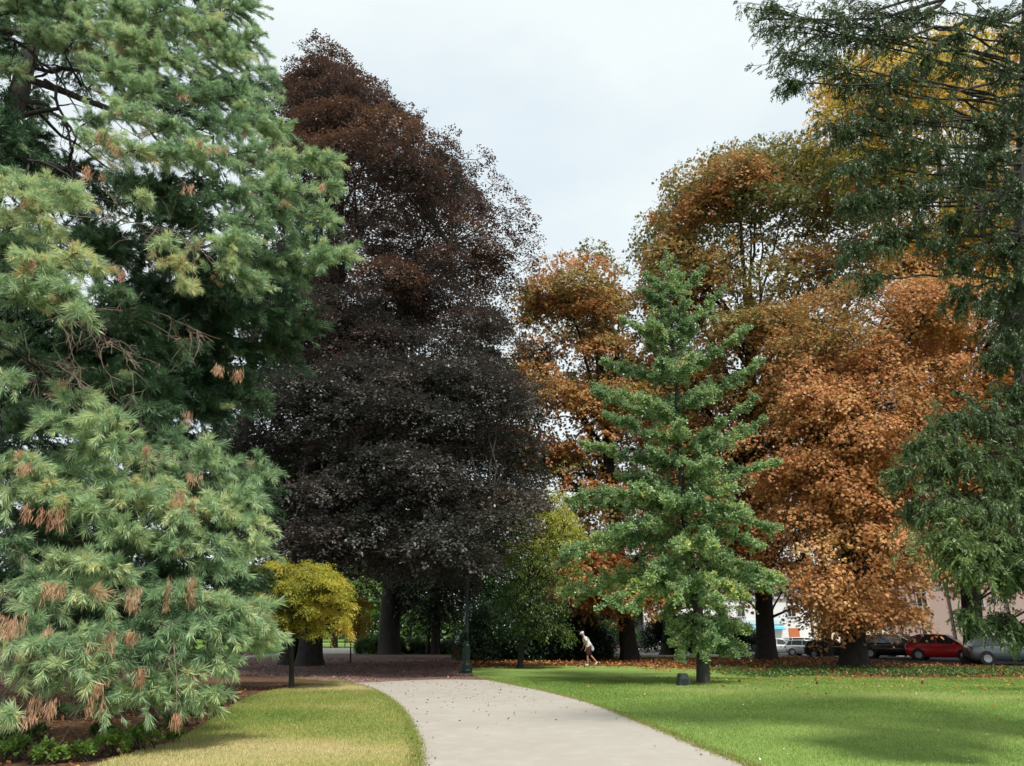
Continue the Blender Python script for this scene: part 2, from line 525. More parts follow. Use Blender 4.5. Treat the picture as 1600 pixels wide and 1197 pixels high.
# ------------------------------------------------------------------ ground sheets
def smooth_poly(pts, sub=6, closed=True):
    pts = [np.asarray(p, float) for p in pts]
    n = len(pts); res = []
    for i in range(n):
        p0, p1, p2, p3 = pts[(i - 1) % n], pts[i], pts[(i + 1) % n], pts[(i + 2) % n]
        for s in range(sub):
            t = s / sub
            res.append(0.5 * ((2 * p1) + (-p0 + p2) * t + (2 * p0 - 5 * p1 + 4 * p2 - p3) * t ** 2 + (-p0 + 3 * p1 - 3 * p2 + p3) * t ** 3))
    return res


def in_poly(P, poly):
    x, y = P[:, 0], P[:, 1]
    ins = np.zeros(len(P), bool)
    n = len(poly)
    for i in range(n):
        x0, y0 = poly[i][0], poly[i][1]; x1, y1 = poly[(i + 1) % n][0], poly[(i + 1) % n][1]
        if y0 == y1: continue
        c = ((y0 > y) != (y1 > y)) & (x < (x1 - x0) * (y - y0) / (y1 - y0) + x0)
        ins ^= c
    return ins


def sheet(name, poly, z, mat, kind='structure', wob=0.05, seed=1):
    rng = np.random.default_rng(seed)
    pts = []
    n = len(poly)
    for i in range(n):
        a, b = np.asarray(poly[i][:2], float), np.asarray(poly[(i + 1) % n][:2], float)
        L = np.linalg.norm(b - a); k = int(np.clip(L / 0.35, 1, 60))
        for s in range(k):
            p = a + (b - a) * s / k + rng.normal(0, wob, 2) * (0.5 if L < 5 else 1)
            pts.append((p[0], p[1], z))
    tri = tessellate_polygon([[Vector(p) for p in pts]])
    me = bpy.data.meshes.new(name)
    me.from_pydata(pts, [], [t if (Vector(pts[t[1]]) - Vector(pts[t[0]])).cross(Vector(pts[t[2]]) - Vector(pts[t[0]])).z > 0 else (t[0], t[2], t[1]) for t in tri])
    me.update()
    o = link_mesh(name, me, mat)
    o['kind'] = kind
    return o


G = lambda px, py: ground(px, py)[:2]
M_SOIL = mat_ground('soil_litter', ((0.075, 0.045, 0.028), (0.11, 0.062, 0.036), (0.16, 0.08, 0.04), (0.05, 0.035, 0.022)), (0.25, 1.6, 14))
M_LAWN_R = mat_ground('lawn_green', ((0.17, 0.26, 0.065), (0.22, 0.32, 0.085), (0.12, 0.21, 0.045), (0.28, 0.35, 0.12)), (0.18, 1.1, 22), 0.6)
M_LAWN_L = mat_ground('lawn_dry', ((0.25, 0.28, 0.08), (0.40, 0.35, 0.15), (0.16, 0.22, 0.055), (0.44, 0.37, 0.20)), (0.45, 1.5, 25), 0.6)
M_PATH = mat_ground('path_gravel', ((0.375, 0.355, 0.32), (0.335, 0.31, 0.275), (0.395, 0.375, 0.34), (0.24, 0.22, 0.195)), (0.3, 2.2, 55), 0.25)
M_PLAZA = mat_ground('path_litter_shade', ((0.17, 0.12, 0.10), (0.22, 0.15, 0.13), (0.13, 0.075, 0.065), (0.09, 0.05, 0.045)), (0.35, 1.8, 12), 0.3)
M_ROAD = mat_ground('asphalt', ((0.055, 0.055, 0.056), (0.065, 0.064, 0.062), (0.045, 0.045, 0.046), (0.08, 0.08, 0.08)), (0.3, 2.0, 40), 0.15)
M_PAVE = mat_ground('pavement', ((0.42, 0.40, 0.37), (0.46, 0.44, 0.40), (0.38, 0.36, 0.33), (0.34, 0.32, 0.29)), (0.3, 2.0, 40), 0.15)
M_FARLAWN = mat_ground('lawn_far', ((0.10, 0.19, 0.03), (0.15, 0.24, 0.045), (0.08, 0.16, 0.022), (0.20, 0.27, 0.06)), (0.08, 0.5, 6), 0.3)

def smooth01(x, a, b):
    t = np.clip((np.asarray(x, float) - a) / (b - a), 0, 1)
    return t * t * (3 - 2 * t)


def tz(x, y):       # the parking ground beyond the chestnuts lies half a metre lower
    return -0.55 * smooth01(x, 5, 13) * smooth01(y, 53, 70)


def grid_mesh(name, xs, ys, mat, dz=0.0, poly=None, kind='structure'):
    X, Yg = np.meshgrid(xs, ys)
    V = np.stack([X.ravel(), Yg.ravel(), (tz(X, Yg) + dz).ravel()], 1)
    nx, ny = len(xs), len(ys)
    i, j = np.meshgrid(np.arange(nx - 1), np.arange(ny - 1))
    a = (j * nx + i).ravel()
    F = np.stack([a, a + 1, a + nx + 1, a + nx], 1)
    if poly is not None:
        c = (V[F[:, 0]] + V[F[:, 2]]) / 2
        F = F[in_poly(c[:, :2], poly)]
        used, inv = np.unique(F, return_inverse=True)
        V = V[used]; F = inv.reshape(F.shape)
    o = link_mesh(name, np_mesh(name, V, F), mat)
    o['kind'] = kind
    return o


grid_mesh('ground', np.concatenate([[-900, -400, -150], np.arange(-60, 100, 1.6), [150, 400, 900]]), np.concatenate([[-60, -10], np.arange(0, 160, 1.6), [220, 400, 1500]]), M_SOIL)

path_poly = [G(660, 1260), G(652, 1197), G(648, 1160), G(636, 1128), G(616, 1100), G(585, 1080), G(545, 1068), G(480, 1062), G(400, 1056), G(330, 1046), G(330, 1030),
             G(430, 1024), G(520, 1021.5), G(640, 1021), G(720, 1026), G(735, 1034), G(737, 1044), G(735, 1055), G(770, 1064), G(850, 1080), G(920, 1098), G(1000, 1128), G(1085, 1163), G(1180, 1200), G(1300, 1252)]
behind = [(8, -6), (-1.2, -6)]
path_main = smooth_poly(path_poly[:-1], 4)
path_main = [p for p in path_main]
pp = [tuple(p) for p in smooth_poly(path_poly, 4)]
# open the near end: keep the smooth flanks, close it behind the camera
near_l, near_r = G(655, 1240), G(1262, 1240)
pp = [tuple(G(658, 1250))] + [tuple(p) for p in path_poly[1:-1]] + [tuple(G(1290, 1250))]
def densify(pts, closed=False, sub=6):
    pts = [np.asarray(p, float) for p in pts]; res = []
    n = len(pts)
    for i in range(n - 1):
        p0, p1, p2, p3 = pts[max(i - 1, 0)], pts[i], pts[i + 1], pts[min(i + 2, n - 1)]
        for s in range(sub):
            t = s / sub
            res.append(0.5 * ((2 * p1) + (-p0 + p2) * t + (2 * p0 - 5 * p1 + 4 * p2 - p3) * t ** 2 + (-p0 + 3 * p1 - 3 * p2 + p3) * t ** 3))
    res.append(pts[-1])
    return res
PATH = densify(pp, sub=24) + [np.array([4.0, -8]), np.array([-2.5, -8])]
sheet('path', PATH, 0.004, M_PATH, wob=0.035, seed=3)
# the leaf strewn square under the beeches: the same path, dirtied with leaf litter, its colour darkened for tree shade
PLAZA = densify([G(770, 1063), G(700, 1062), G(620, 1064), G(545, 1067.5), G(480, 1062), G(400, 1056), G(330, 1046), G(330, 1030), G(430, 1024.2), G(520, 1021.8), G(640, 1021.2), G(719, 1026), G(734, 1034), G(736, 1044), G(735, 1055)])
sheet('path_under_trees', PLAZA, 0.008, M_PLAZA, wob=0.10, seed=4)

LAWN_R = [np.array([30, -8]), np.array([4.4, -8])] + densify([G(1290, 1250), G(1180, 1200), G(1085, 1163), G(1000, 1128), G(920, 1098), G(850, 1080), G(770, 1064), G(738, 1055), G(740, 1045), G(800, 1041), G(950, 1041), G(1040, 1043), G(1100, 1047), G(1200, 1052), G(1300, 1058), G(1420, 1061), G(1600, 1060), G(1800, 1058), G(2100, 1070)])
sheet('lawn', LAWN_R, 0.010, M_LAWN_R, wob=0.05, seed=5)
LAWN_L = densify([G(658, 1250), G(652, 1197), G(648, 1160), G(636, 1128), G(616, 1100), G(585, 1080), G(545, 1070), G(500, 1071), G(440, 1078), G(390, 1090), G(350, 1112), G(315, 1135), G(270, 1160), G(190, 1183), G(60, 1230)]) + [np.array([-9, 3]), np.array([-9, -8]), np.array([-2.9, -8])]
sheet('lawn_dry', LAWN_L, 0.012, M_LAWN_L, wob=0.05, seed=6)
FAR1 = [(6, 54), (12, 53), (19, 54), (18, 60), (11, 68), (5, 78), (5, 96), (9.5, 96), (9.5, 140), (-2, 140), (3, 80)]
grid_mesh('far_lawn', np.arange(-3, 20, 0.5), np.arange(52, 141, 0.7), M_FARLAWN, 0.02, FAR1)
FAR2 = [(-130, 68), (-22, 68), (-12, 70), (8, 72), (10, 150), (-130, 150)]
sheet('far_lawn', FAR2, 0.006, M_FARLAWN, wob=0.2, seed=8)
PATH2 = densify([G(330, 1030), G(430, 1021), G(480, 1014), G(560, 1013), G(578, 1016), G(565, 1020.5), G(480, 1021.8), G(400, 1026)])
sheet('side_path', PATH2, 0.012, M_PATH, wob=0.05, seed=9)
sheet('far_path', [(-130, 112), (9, 104), (9, 109), (-130, 118)], 0.026, M_PATH, wob=0.05, seed=10)
sheet('far_lawn', [(-150, 151), (160, 151), (160, 420), (-150, 420)], 0.007, M_FARLAWN, wob=0.0, seed=11)
# the parking ground on the right
LOT = [(26, 37.5), (22.5, 45), (20.5, 54), (17, 62), (10, 70), (5, 80), (5, 96), (90, 96), (90, 30), (34, 30)]
grid_mesh('parking_ground', np.arange(4, 90, 0.6), np.arange(30, 97, 0.6), M_ROAD, 0.025, LOT)
grid_mesh('pavement', np.arange(4, 90, 1.2), np.arange(95.8, 101, 1.2), M_PAVE, 0.12)


# ------------------------------------------------------------------ grass blades, daisies, fallen leaves
def scatter_poly(poly, n, rng, ymax, ymin=6.0, xlim=(-14, 26), power=1.0):
    out_ = []
    tot = 0
    while tot < n:
        m = n * 3
        y = ymin + (ymax - ymin) * rng.random(m) ** power
        x = rng.uniform(xlim[0], xlim[1], m)
        P = np.stack([x, y], 1)
        # only the ground the photograph could see (a step to the side included)
        vis = (np.abs(x) < 0.80 * y + 2.0)
        k = in_poly(P, poly) & vis
        P = P[k]
        out_.append(P); tot += len(P)
    return np.concatenate(out_)[:n]


def grass(name, poly, n, rng, mat, label, z=0.01, ymax=26, h=(0.02, 0.05), power=1.3, tint=(0.5, 0.25), width=0.006):
    P2 = scatter_poly(poly, n, rng, ymax, 8.5, power=power)
    n = len(P2)
    P = np.concatenate([P2, np.full((n, 1), z)], 1)
    sc = 0.7 + P2[:, 1] / 22.0
    A = unit(np.stack([rng.normal(0, 0.55, n), rng.normal(0, 0.55, n), np.ones(n)], 1))
    N = unit(np.stack([rng.normal(0, 1, n), rng.normal(0, 1, n), np.full(n, 0.2)], 1))
    # broad patches plus blade to blade change
    patch = 0.5 + 0.5 * np.sin(P2[:, 0] * 1.3 + 2 * np.sin(P2[:, 1] * 0.7)) * np.sin(P2[:, 1] * 0.9 + 1.7 * np.sin(P2[:, 0] * 0.6))
    blot = np.zeros(n)      # worn, weedy and lush spots of uneven size
    for q_ in range(70):
        cx_, cy_, s_ = rng.uniform(-12, 20), rng.uniform(9, 28), rng.uniform(0.3, 1.8)
        blot += rng.normal(0, 0.30) * np.exp(-(((P2[:, 0] - cx_) / (1.6 * s_)) ** 2 + ((P2[:, 1] - cy_) / s_) ** 2))
    T = tint[0] + (patch - 0.5) * 0.22 + blot + rng.normal(0, tint[1] * 0.8, n)
    lv = Leaves(); lv.add(P, A, N, rng.uniform(h[0], h[1], n) * sc, width * sc, T)
    o = lv.build(name, mat, None, 0.3)
    return tag(o, label, 'grass', None, 'stuff')


rg = np.random.default_rng(11)
GRASS_G = mat_leaf('blade_green', [(0.0, (0.12, 0.20, 0.04)), (0.5, (0.25, 0.37, 0.09)), (0.85, (0.38, 0.46, 0.15)), (1.0, (0.50, 0.48, 0.22))], 0.35, 0.5, 0.3)
GRASS_D = mat_leaf('blade_dry', [(0.0, (0.12, 0.21, 0.04)), (0.4, (0.24, 0.32, 0.075)), (0.68, (0.40, 0.40, 0.13)), (0.85, (0.58, 0.48, 0.24)), (1.0, (0.62, 0.52, 0.32))], 0.35, 0.6, 0.3)
grass('grass', LAWN_R, 330000, rg, GRASS_G, 'short bright green mown grass on the right lawn', z=0.008, ymax=30)
grass('grass', LAWN_L, 130000, rg, GRASS_D, 'short straw yellow grass left of the path', z=0.010, ymax=27, tint=(0.5, 0.25))


def litter(name, P2, rng, size, T, label, mat, z=0.014, cat='leaves'):
    n = len(P2)
    P = np.concatenate([P2, tz(P2[:, 0], P2[:, 1])[:, None] + z + rng.random((n, 1)) * 0.02], 1)
    A = unit(np.stack([rng.normal(0, 1, n), rng.normal(0, 1, n), rng.normal(0.1, 0.3, n)], 1))
    N = unit(np.stack([rng.normal(0, 0.5, n), rng.normal(0, 0.5, n), np.ones(n)], 1))
    s = size * rng.uniform(0.6, 1.3, n)
    lv = Leaves(); lv.add(P, A, N, s, s * 0.55, T)
    o = lv.build(name, mat, None, 0.5, keep=None)
    return tag(o, label, cat, None, 'stuff')


LITTER = mat_leaf('fallen_leaf', [(0.0, (0.09, 0.03, 0.018)), (0.4, (0.26, 0.085, 0.03)), (0.7, (0.40, 0.17, 0.05)), (1.0, (0.50, 0.34, 0.09))], 0.15, 0.7, 0.2)
LITTER_P = mat_leaf('fallen_leaf_purple', [(0.0, (0.07, 0.03, 0.03)), (0.5, (0.22, 0.10, 0.10)), (1.0, (0.40, 0.22, 0.18))], 0.1, 0.7, 0.2)
# under the chestnuts
n = 52000
y = rg.uniform(25, 62, n); x = rg.uniform(-3, 40, n)
edge = 29 + 8.5 * (1 - smooth01(x, 5, 15)) + 1.6 * np.sin(x * 0.5) + 1.0 * np.sin(x * 1.7)
keep = (np.abs(x) < 0.85 * y) & (rg.random(n) < np.clip((y - edge + 2.5) / 7.0, 0.02, 1.0)) & ((x > 6) | (y > 38) | (rg.random(n) < 0.02)) & ~in_poly(np.stack([x, y], 1), LOT) & ~(in_poly(np.stack([x, y], 1), FAR1) & (rg.random(n) < 0.93))
P2 = np.stack([x, y], 1)[keep]
litter('fallen_leaves', P2, rg, 0.15, rg.random(len(P2)), 'orange brown fallen leaves under the chestnut trees', LITTER)
n = 7000
y = rg.uniform(18, 31, n); x = rg.uniform(-1, 26, n)
keep = (x < 0.8 * y) & (rg.random(n) < np.clip((y - 21) / 9.0, 0.02, 1) * np.clip(x / 14, 0.05, 1)) & in_poly(np.stack([x, y], 1), LAWN_R)
P2 = np.stack([x, y], 1)[keep]
litter('fallen_leaves', P2, rg, 0.10, 0.4 + 0.6 * rg.random(len(P2)), 'yellow and orange leaves strewn over the edge of the right lawn', LITTER, 0.03)
# purple beech litter on the square and some on the pale path
n = 14000
y = rg.uniform(26.5, 52, n); x = rg.uniform(-22, 3, n)
P2 = np.stack([x, y], 1); P2 = P2[in_poly(P2, PLAZA) & (np.abs(x) < 0.8 * y)]
litter('fallen_leaves', P2, rg, 0.10, rg.random(len(P2)), 'purple beech leaves littering the shaded square under the beech', LITTER_P, 0.012)
n = 1500
y = 10 + 18 * rg.random(n) ** 0.6; x = rg.uniform(-5, 8, n)
P2 = np.stack([x, y], 1); P2 = P2[in_poly(P2, PATH) & (rg.random(n) < np.clip((y - 9) / 18, 0.08, 1) ** 1.5)]
litter('fallen_leaves', P2, rg, 0.06, rg.random(len(P2)) * 0.8, 'few dry brown leaves lying on the pale path', LITTER, 0.008)
EDGE = np.array([p for p in PATH if 9.5 < p[1] < 30])
n = 5200
e = EDGE[rg.integers(0, len(EDGE), n)]
P2 = e + rg.normal(0, 0.5, (n, 2)) * np.array([0.45, 1.0])
ok = np.min(np.linalg.norm(P2[:, None] - EDGE[None, ::2], axis=2), axis=1) < np.abs(rg.normal(0, 0.13, n)) + 0.02
litter('fallen_leaves', P2[ok], rg, 0.045, rg.random(int(ok.sum())) * 0.9, 'brown leaf crumbs gathered along both edges of the pale path', LITTER, 0.012)
n = 30000
e = EDGE[rg.integers(0, len(EDGE), n)]
P2 = e + rg.normal(0, 0.06, (n, 2)) + (EDGE[1] - EDGE[0]) * 0
P = np.concatenate([P2, np.full((n, 1), 0.008)], 1)
lv = Leaves(); lv.add(P, unit(np.stack([rg.normal(0, .7, n), rg.normal(0, .7, n), np.ones(n)], 1)), unit(rg.normal(0, 1, (n, 3))), rg.uniform(.02, .07, n), 0.008, rg.normal(0.4, 0.25, n))
tag(lv.build('grass', GRASS_D, None, 0.3), 'longer unmown grass fringe overhanging the path edges', 'grass', None, 'stuff')
# pine bed litter
n = 9000
y = rg.uniform(9, 26, n); x = rg.uniform(-18, -2.5, n)
P2 = np.stack([x, y], 1); P2 = P2[~in_poly(P2, LAWN_L) & ~in_poly(P2, PATH) & (np.abs(x) < 0.85 * y)]
litter('fallen_leaves', P2, rg, 0.10, rg.random(len(P2)), 'reddish brown litter on the bed below the pine', LITTER, 0.006)
n = 9000
y = rg.uniform(12, 45, n); x = rg.uniform(-7, 12, n)

# daisies
DAISY = mat_plain('daisy_white', (0.75, 0.75, 0.70), 0.7)
P2 = scatter_poly(LAWN_R, 330, rg, 27, 10)
cl = P2[rg.integers(0, 60, len(P2))] + rg.normal(0, 0.7, P2.shape)
P2 = np.where(rg.random(len(P2))[:, None] < 0.6, cl, P2)
P2 = P2[in_poly(P2, LAWN_R)]
V, F = [], []
for i, p in enumerate(P2):
    r_ = rg.uniform(0.007, 0.014); zz_ = 0.045 + rg.random() * 0.02; tx, ty = rg.normal(0, 0.35, 2)
    b0 = len(V)
    for a in range(6):
        ca, sa_ = math.cos(a * math.pi / 3) * r_, math.sin(a * math.pi / 3) * r_
        V.append((p[0] + ca, p[1] + sa_, zz_ + ca * tx + sa_ * ty))
    F.append([b0 + a for a in range(6)])
me = np_mesh('daisies', np.array(V), np.array(F))
tag(link_mesh('daisies', me, DAISY), 'tiny white daisies dotted in the right lawn', 'flowers', None, 'stuff')


# ================================================================== trees
# ------------------------------------------------------------------ copper beeches
def hz(lo, hi, gain):       # leaves redder towards the top: backlit glow put into the tint
    return lambda P, o, z0, z1: np.clip((P[:, 2] - lo) / (hi - lo), 0, 1) * gain


r = np.random.default_rng(21)
Yb = 41.0
b1 = at(484, 1038, Yb); b1[2] = 0
b2 = at(452, 1036, Yb + 1); b2[2] = 0
ENV_B = [(78, 490, 520), (100, 470, 540), (125, 446, 565), (165, 434, 620), (200, 428, 665), (245, 426, 705), (300, 420, 745), (345, 412, 800),
         (400, 400, 824), (450, 392, 805), (500, 385, 780), (550, 370, 765), (600, 350, 800), (650, 338, 826), (700, 332, 840),
         (770, 340, 843), (820, 370, 835), (870, 400, 800), (905, 470, 740)]
SK = []
for i in range(170):      # the low skirt of boughs that reaches out over the path
    py = r.uniform(500, 885); Yq = np.interp(py, [500, 640, 885], [38, 33, 32]) + r.uniform(-3, 3)
    lo, hi = np.interp(py, [575, 650, 780, 885], [430, 370, 370, 470]), np.interp(py, [575, 650, 780, 885], [770, 812, 822, 760])
    SK.append((r.uniform(lo, hi), py, Yq, r.uniform(0.8, 1.8)))
SK += [(505, 80, 41, .55), (492, 100, 41, .5), (520, 118, 41, .6), (585, 135, 41, .6), (600, 160, 40, .7), (640, 178, 41, .6), (655, 215, 40, .8), (700, 215, 41, .6), (745, 250, 41, .8), (770, 290, 41, .8), (800, 325, 41, .8), (818, 345, 41, .7), (822, 375, 41, .8), (815, 410, 41, .8), (800, 450, 41, .8), (770, 340, 40, .9), (755, 400, 40, .9), (560, 150, 40, .8), (470, 130, 41, .7), (455, 165, 41, .7)]
broadleaf('copper_beech', b1, ENV_B, 'huge dark purple copper beech rising behind the small yellow maple', 'tree', (LEAF_BEECH, BARK_DARK), r, Y=Yb,
          depthf=0.9, n_lobes=420, lobe_r=(0.9, 2.3), sprays=100, spray_len=0.62, leaves=13, L=0.145, W=0.095, droop=0.2, flat=0.42, shell=0.5, boughs=55, br=1.8,
          trunks=[(b1, 0.62), (b2, 0.5)], tintf=hz(12, 28, 0.48), limbs=34, fill=0.3, top_in=0.85, back=0.5, lobes_extra=SK, njit=0.3, upb=0.6)
b3 = at(608, 1021, 60.0); b3[2] = 0
ENV_B2 = [(330, 560, 700), (420, 480, 780), (520, 450, 800), (620, 440, 810), (720, 430, 830), (820, 430, 830), (880, 460, 800), (915, 520, 740)]
broadleaf('copper_beech', b3, ENV_B2, 'copper beech with the thick straight trunk at the back edge of the square', 'tree', (LEAF_BEECH, BARK_DARK), r, Y=60.0, flare=1.25,
          depthf=0.8, n_lobes=130, lobe_r=(1.8, 3.2), sprays=45, spray_len=1.4, leaves=12, L=0.26, W=0.18, trunk_r=0.85,
          tintf=hz(14, 34, 0.3), limbs=14, back=0.35, twigs=False)

# ------------------------------------------------------------------ horse chestnuts in autumn colour
def tb(px, py, Y):
    p = at(px, py, Y); p[2] = 0
    return p


def ctint(base, topz, bottz, gain):    # olive yellow at the top, rust below (as the photograph shows)
    return lambda P, o, z0, z1: base + gain * np.clip((topz - P[:, 2]) / (topz - bottz), 0, 1)


r = np.random.default_rng(31)
broadleaf('horse_chestnut', tb(985, 1031, 49), [(382, 892, 930), (405, 845, 955), (440, 823, 972), (485, 812, 984), (520, 818, 980), (560, 800, 1000), (620, 798, 1010), (680, 806, 1015),
          (740, 830, 1025), (800, 850, 1040), (860, 850, 1060), (915, 880, 1060), (955, 930, 1040)],
          'brown and gold horse chestnut left of the tall ginkgo, the smallest of the autumn row', 'tree', (LEAF_CHEST, BARK_DARK), r, Y=49, depthf=0.95,
          boughs=26, br=1.2, n_lobes=230, lobe_r=(0.8, 1.9), sprays=42, spray_len=0.9, leaves=8, L=0.21, W=0.07, palmate=5, droop=0.35, trunk_r=0.55,
          tintf=ctint(-0.13, 29, 10, 0.45), limbs=20, flat=0.55, fill=0.15, wpos=0.62, back=0.5)
r = np.random.default_rng(32)
broadleaf('horse_chestnut', tb(1198, 1031, 49), [(222, 1180, 1235), (236, 1100, 1290), (262, 1052, 1320), (320, 1026, 1345), (380, 1000, 1355), (440, 984, 1350), (520, 985, 1340), (600, 1000, 1335),
          (680, 1015, 1325), (760, 1050, 1310), (850, 1090, 1290), (910, 1115, 1275), (955, 1140, 1260)],
          'tallest horse chestnut, olive gold on top, right behind the ginkgo', 'tree', (LEAF_CHEST, BARK_DARK), r, Y=49, depthf=0.85,
          boughs=48, br=1.5, n_lobes=430, lobe_r=(1.0, 2.3), sprays=42, spray_len=1.0, leaves=8, L=0.22, W=0.075, palmate=5, droop=0.35, trunk_r=0.62,
          tintf=ctint(-0.15, 36, 14, 0.46), limbs=28, flat=0.5, fill=0.15, wpos=0.62, back=0.45)
r = np.random.default_rng(33)
LOW = []
for bx, by, bY in [(1330, 840, 33), (1270, 800, 35), (1395, 830, 34), (1300, 900, 34), (1370, 900, 34.5), (1425, 890, 36), (1265, 880, 36.5), (1340, 930, 36), (1230, 740, 36), (1290, 730, 34), (1350, 700, 33), (1410, 740, 34), (1400, 940, 37), (1290, 945, 37), (1440, 800, 36), (1330, 780, 32.5), (1235, 610, 37), (1285, 560, 36), (1400, 610, 34), (1455, 700, 36), (1215, 680, 38), (1380, 530, 36), (1465, 590, 37), (1320, 630, 33.5), (1270, 660, 35), (1250, 520, 38), (1440, 520, 38), (1330, 490, 37), (1480, 650, 38), (1245, 820, 37)]:
    for k in range(3): LOW.append((bx + r.normal(0, 34), by + r.normal(0, 17), bY + r.normal(0, 1.0), r.uniform(0.45, 1.2)))
broadleaf('horse_chestnut', tb(1335, 1040, 39), [(400, 1370, 1470), (440, 1300, 1500), (475, 1235, 1510), (510, 1212, 1510), (560, 1196, 1500), (620, 1190, 1500), (700, 1186, 1480), (760, 1195, 1465), (820, 1225, 1460),
          (880, 1235, 1450), (930, 1240, 1440), (965, 1280, 1415)],
          'rust orange horse chestnut with the widest trunk, in front of the black car', 'tree', (LEAF_CHEST, BARK_DARK), r, Y=39, depthf=1.15,
          lobes_extra=LOW, boughs=38, br=1.0, n_lobes=270, lobe_r=(0.6, 1.6), sprays=44, shell=0.3, spray_len=1.0, leaves=9, L=0.155, W=0.052, palmate=5, droop=0.4, trunk_r=0.66,
          tintf=ctint(0.24, 22, 6, 0.36), limbs=22, flat=0.55, fill=0.18, wpos=0.6, back=0.5)
r = np.random.default_rng(34)
broadleaf('horse_chestnut', tb(1524, 1036, 43), [(40, 1400, 1600), (90, 1310, 1720), (150, 1268, 1800), (220, 1268, 1820), (300, 1310, 1830), (400, 1350, 1830), (500, 1380, 1820), (600, 1400, 1800), (700, 1420, 1780),
          (800, 1440, 1740), (860, 1455, 1700), (900, 1470, 1650)],
          'yellow orange horse chestnut at the far right, its trunk beside the red car', 'tree', (LEAF_CHEST_Y, BARK_DARK), r, Y=43, depthf=0.85,
          boughs=70, br=1.6, n_lobes=640, lobe_r=(1.0, 2.3), sprays=40, spray_len=1.0, leaves=8, L=0.21, W=0.07, palmate=5, droop=0.35, trunk_r=0.55,
          tintf=ctint(0.02, 34, 8, 0.6), limbs=28, flat=0.5, fill=0.12, wpos=0.6, back=0.4)
r = np.random.default_rng(35)
broadleaf('horse_chestnut', tb(1046, 1020, 64), [(560, 1010, 1130), (640, 980, 1170), (720, 960, 1190), (800, 960, 1200), (870, 980, 1190), (930, 1000, 1150), (955, 1020, 1110)],
          'dark russet horse chestnut far behind the ginkgo trunk', 'tree', (LEAF_CHEST, BARK_DARK), r, Y=64, depthf=0.7,
          n_lobes=70, lobe_r=(1.4, 2.6), sprays=30, spray_len=1.2, leaves=12, L=0.34, W=0.15, droop=0.35, trunk_r=0.6,
          tintf=ctint(0.2, 25, 8, 0.3), limbs=10, back=0.4, twigs=False)
broadleaf('horse_chestnut', tb(1292, 1024, 60), [(640, 1240, 1360), (720, 1210, 1390), (800, 1200, 1410), (870, 1210, 1410), (930, 1230, 1380), (968, 1260, 1340)],
          'thin horse chestnut between the silver hatchback and the widest chestnut trunk', 'tree', (LEAF_CHEST, BARK_DARK), r, Y=60, depthf=0.7,
          n_lobes=60, lobe_r=(1.4, 2.6), sprays=30, spray_len=1.2, leaves=12, L=0.34, W=0.15, droop=0.35, trunk_r=0.42,
          tintf=ctint(0.0, 25, 8, 0.3), limbs=10, back=0.4, twigs=False)

# ------------------------------------------------------------------ small green tree in front of the dark shrubs
r = np.random.default_rng(41)
broadleaf('young_tree', tb(812, 1041, 38), [(765, 845, 880), (800, 815, 905), (850, 800, 915), (900, 790, 910), (940, 780, 905), (975, 790, 900), (1000, 820, 880)],
          'slender young green tree with a thin leaning trunk in front of the dark shrubs', 'tree', (LEAF_YOUNG, BARK_DARK), r, Y=38, depthf=0.9,
          n_lobes=60, lobe_r=(0.5, 0.9), sprays=26, spray_len=0.55, leaves=16, L=0.13, W=0.045, droop=0.55, trunk_r=0.14,
          tintf=lambda P, o, a, b: np.clip((P[:, 2] - 3.0) / 4, 0, 1) * 0.85 - 0.1, limbs=10, fill=0.3)  # lit crown top and darker lower leaves put into the tint
broadleaf('japanese_maple', tb(455, 1079, 24.5), [(868, 435, 482), (880, 400, 505), (896, 370, 522), (916, 345, 533), (938, 345, 540), (958, 365, 540), (975, 400, 536), (994, 470, 526)],
          'small yellow green Japanese maple with a domed layered crown left of the path', 'tree', (LEAF_MAPLE, BARK_DARK), r, Y=24.5, depthf=0.85,
          n_lobes=95, boughs=24, br=0.28, lobe_r=(0.2, 0.55), sprays=54, spray_len=0.30, leaves=20, L=0.07, W=0.028, droop=0.5, trunks=[(tb(455, 1079, 24.5), 0.085), (tb(457, 1078, 24.6), 0.06)],
          tintf=lambda P, o, a, b: -0.25 + 0.75 * np.clip((P[:, 0] - o[0] + 1.3) / 3.1, 0, 1) - 0.15 * np.clip((P[:, 2] - 3.6) / 0.7, 0, 1), limbs=10, flat=0.30, fill=0.04, shell=0.6, fringe=0.5, top_in=0.7, upb=0.7)  # orange to the right; lit right side and dark left put into tint
broadleaf('japanese_maple', tb(548, 1030, 44), [(925, 530, 560), (945, 515, 575), (965, 520, 576), (985, 535, 568), (996, 548, 560)],
          'tiny amber maple behind the yellow green one, near the bench', 'tree', (LEAF_MAPLE, BARK_DARK), r, Y=44, depthf=0.9,
          n_lobes=26, lobe_r=(0.3, 0.6), sprays=30, spray_len=0.35, leaves=12, L=0.09, W=0.045, droop=0.45, trunk_r=0.05,
          tintf=lambda P, o, a, b: 0.55 + 0 * P[:, 0], limbs=5)

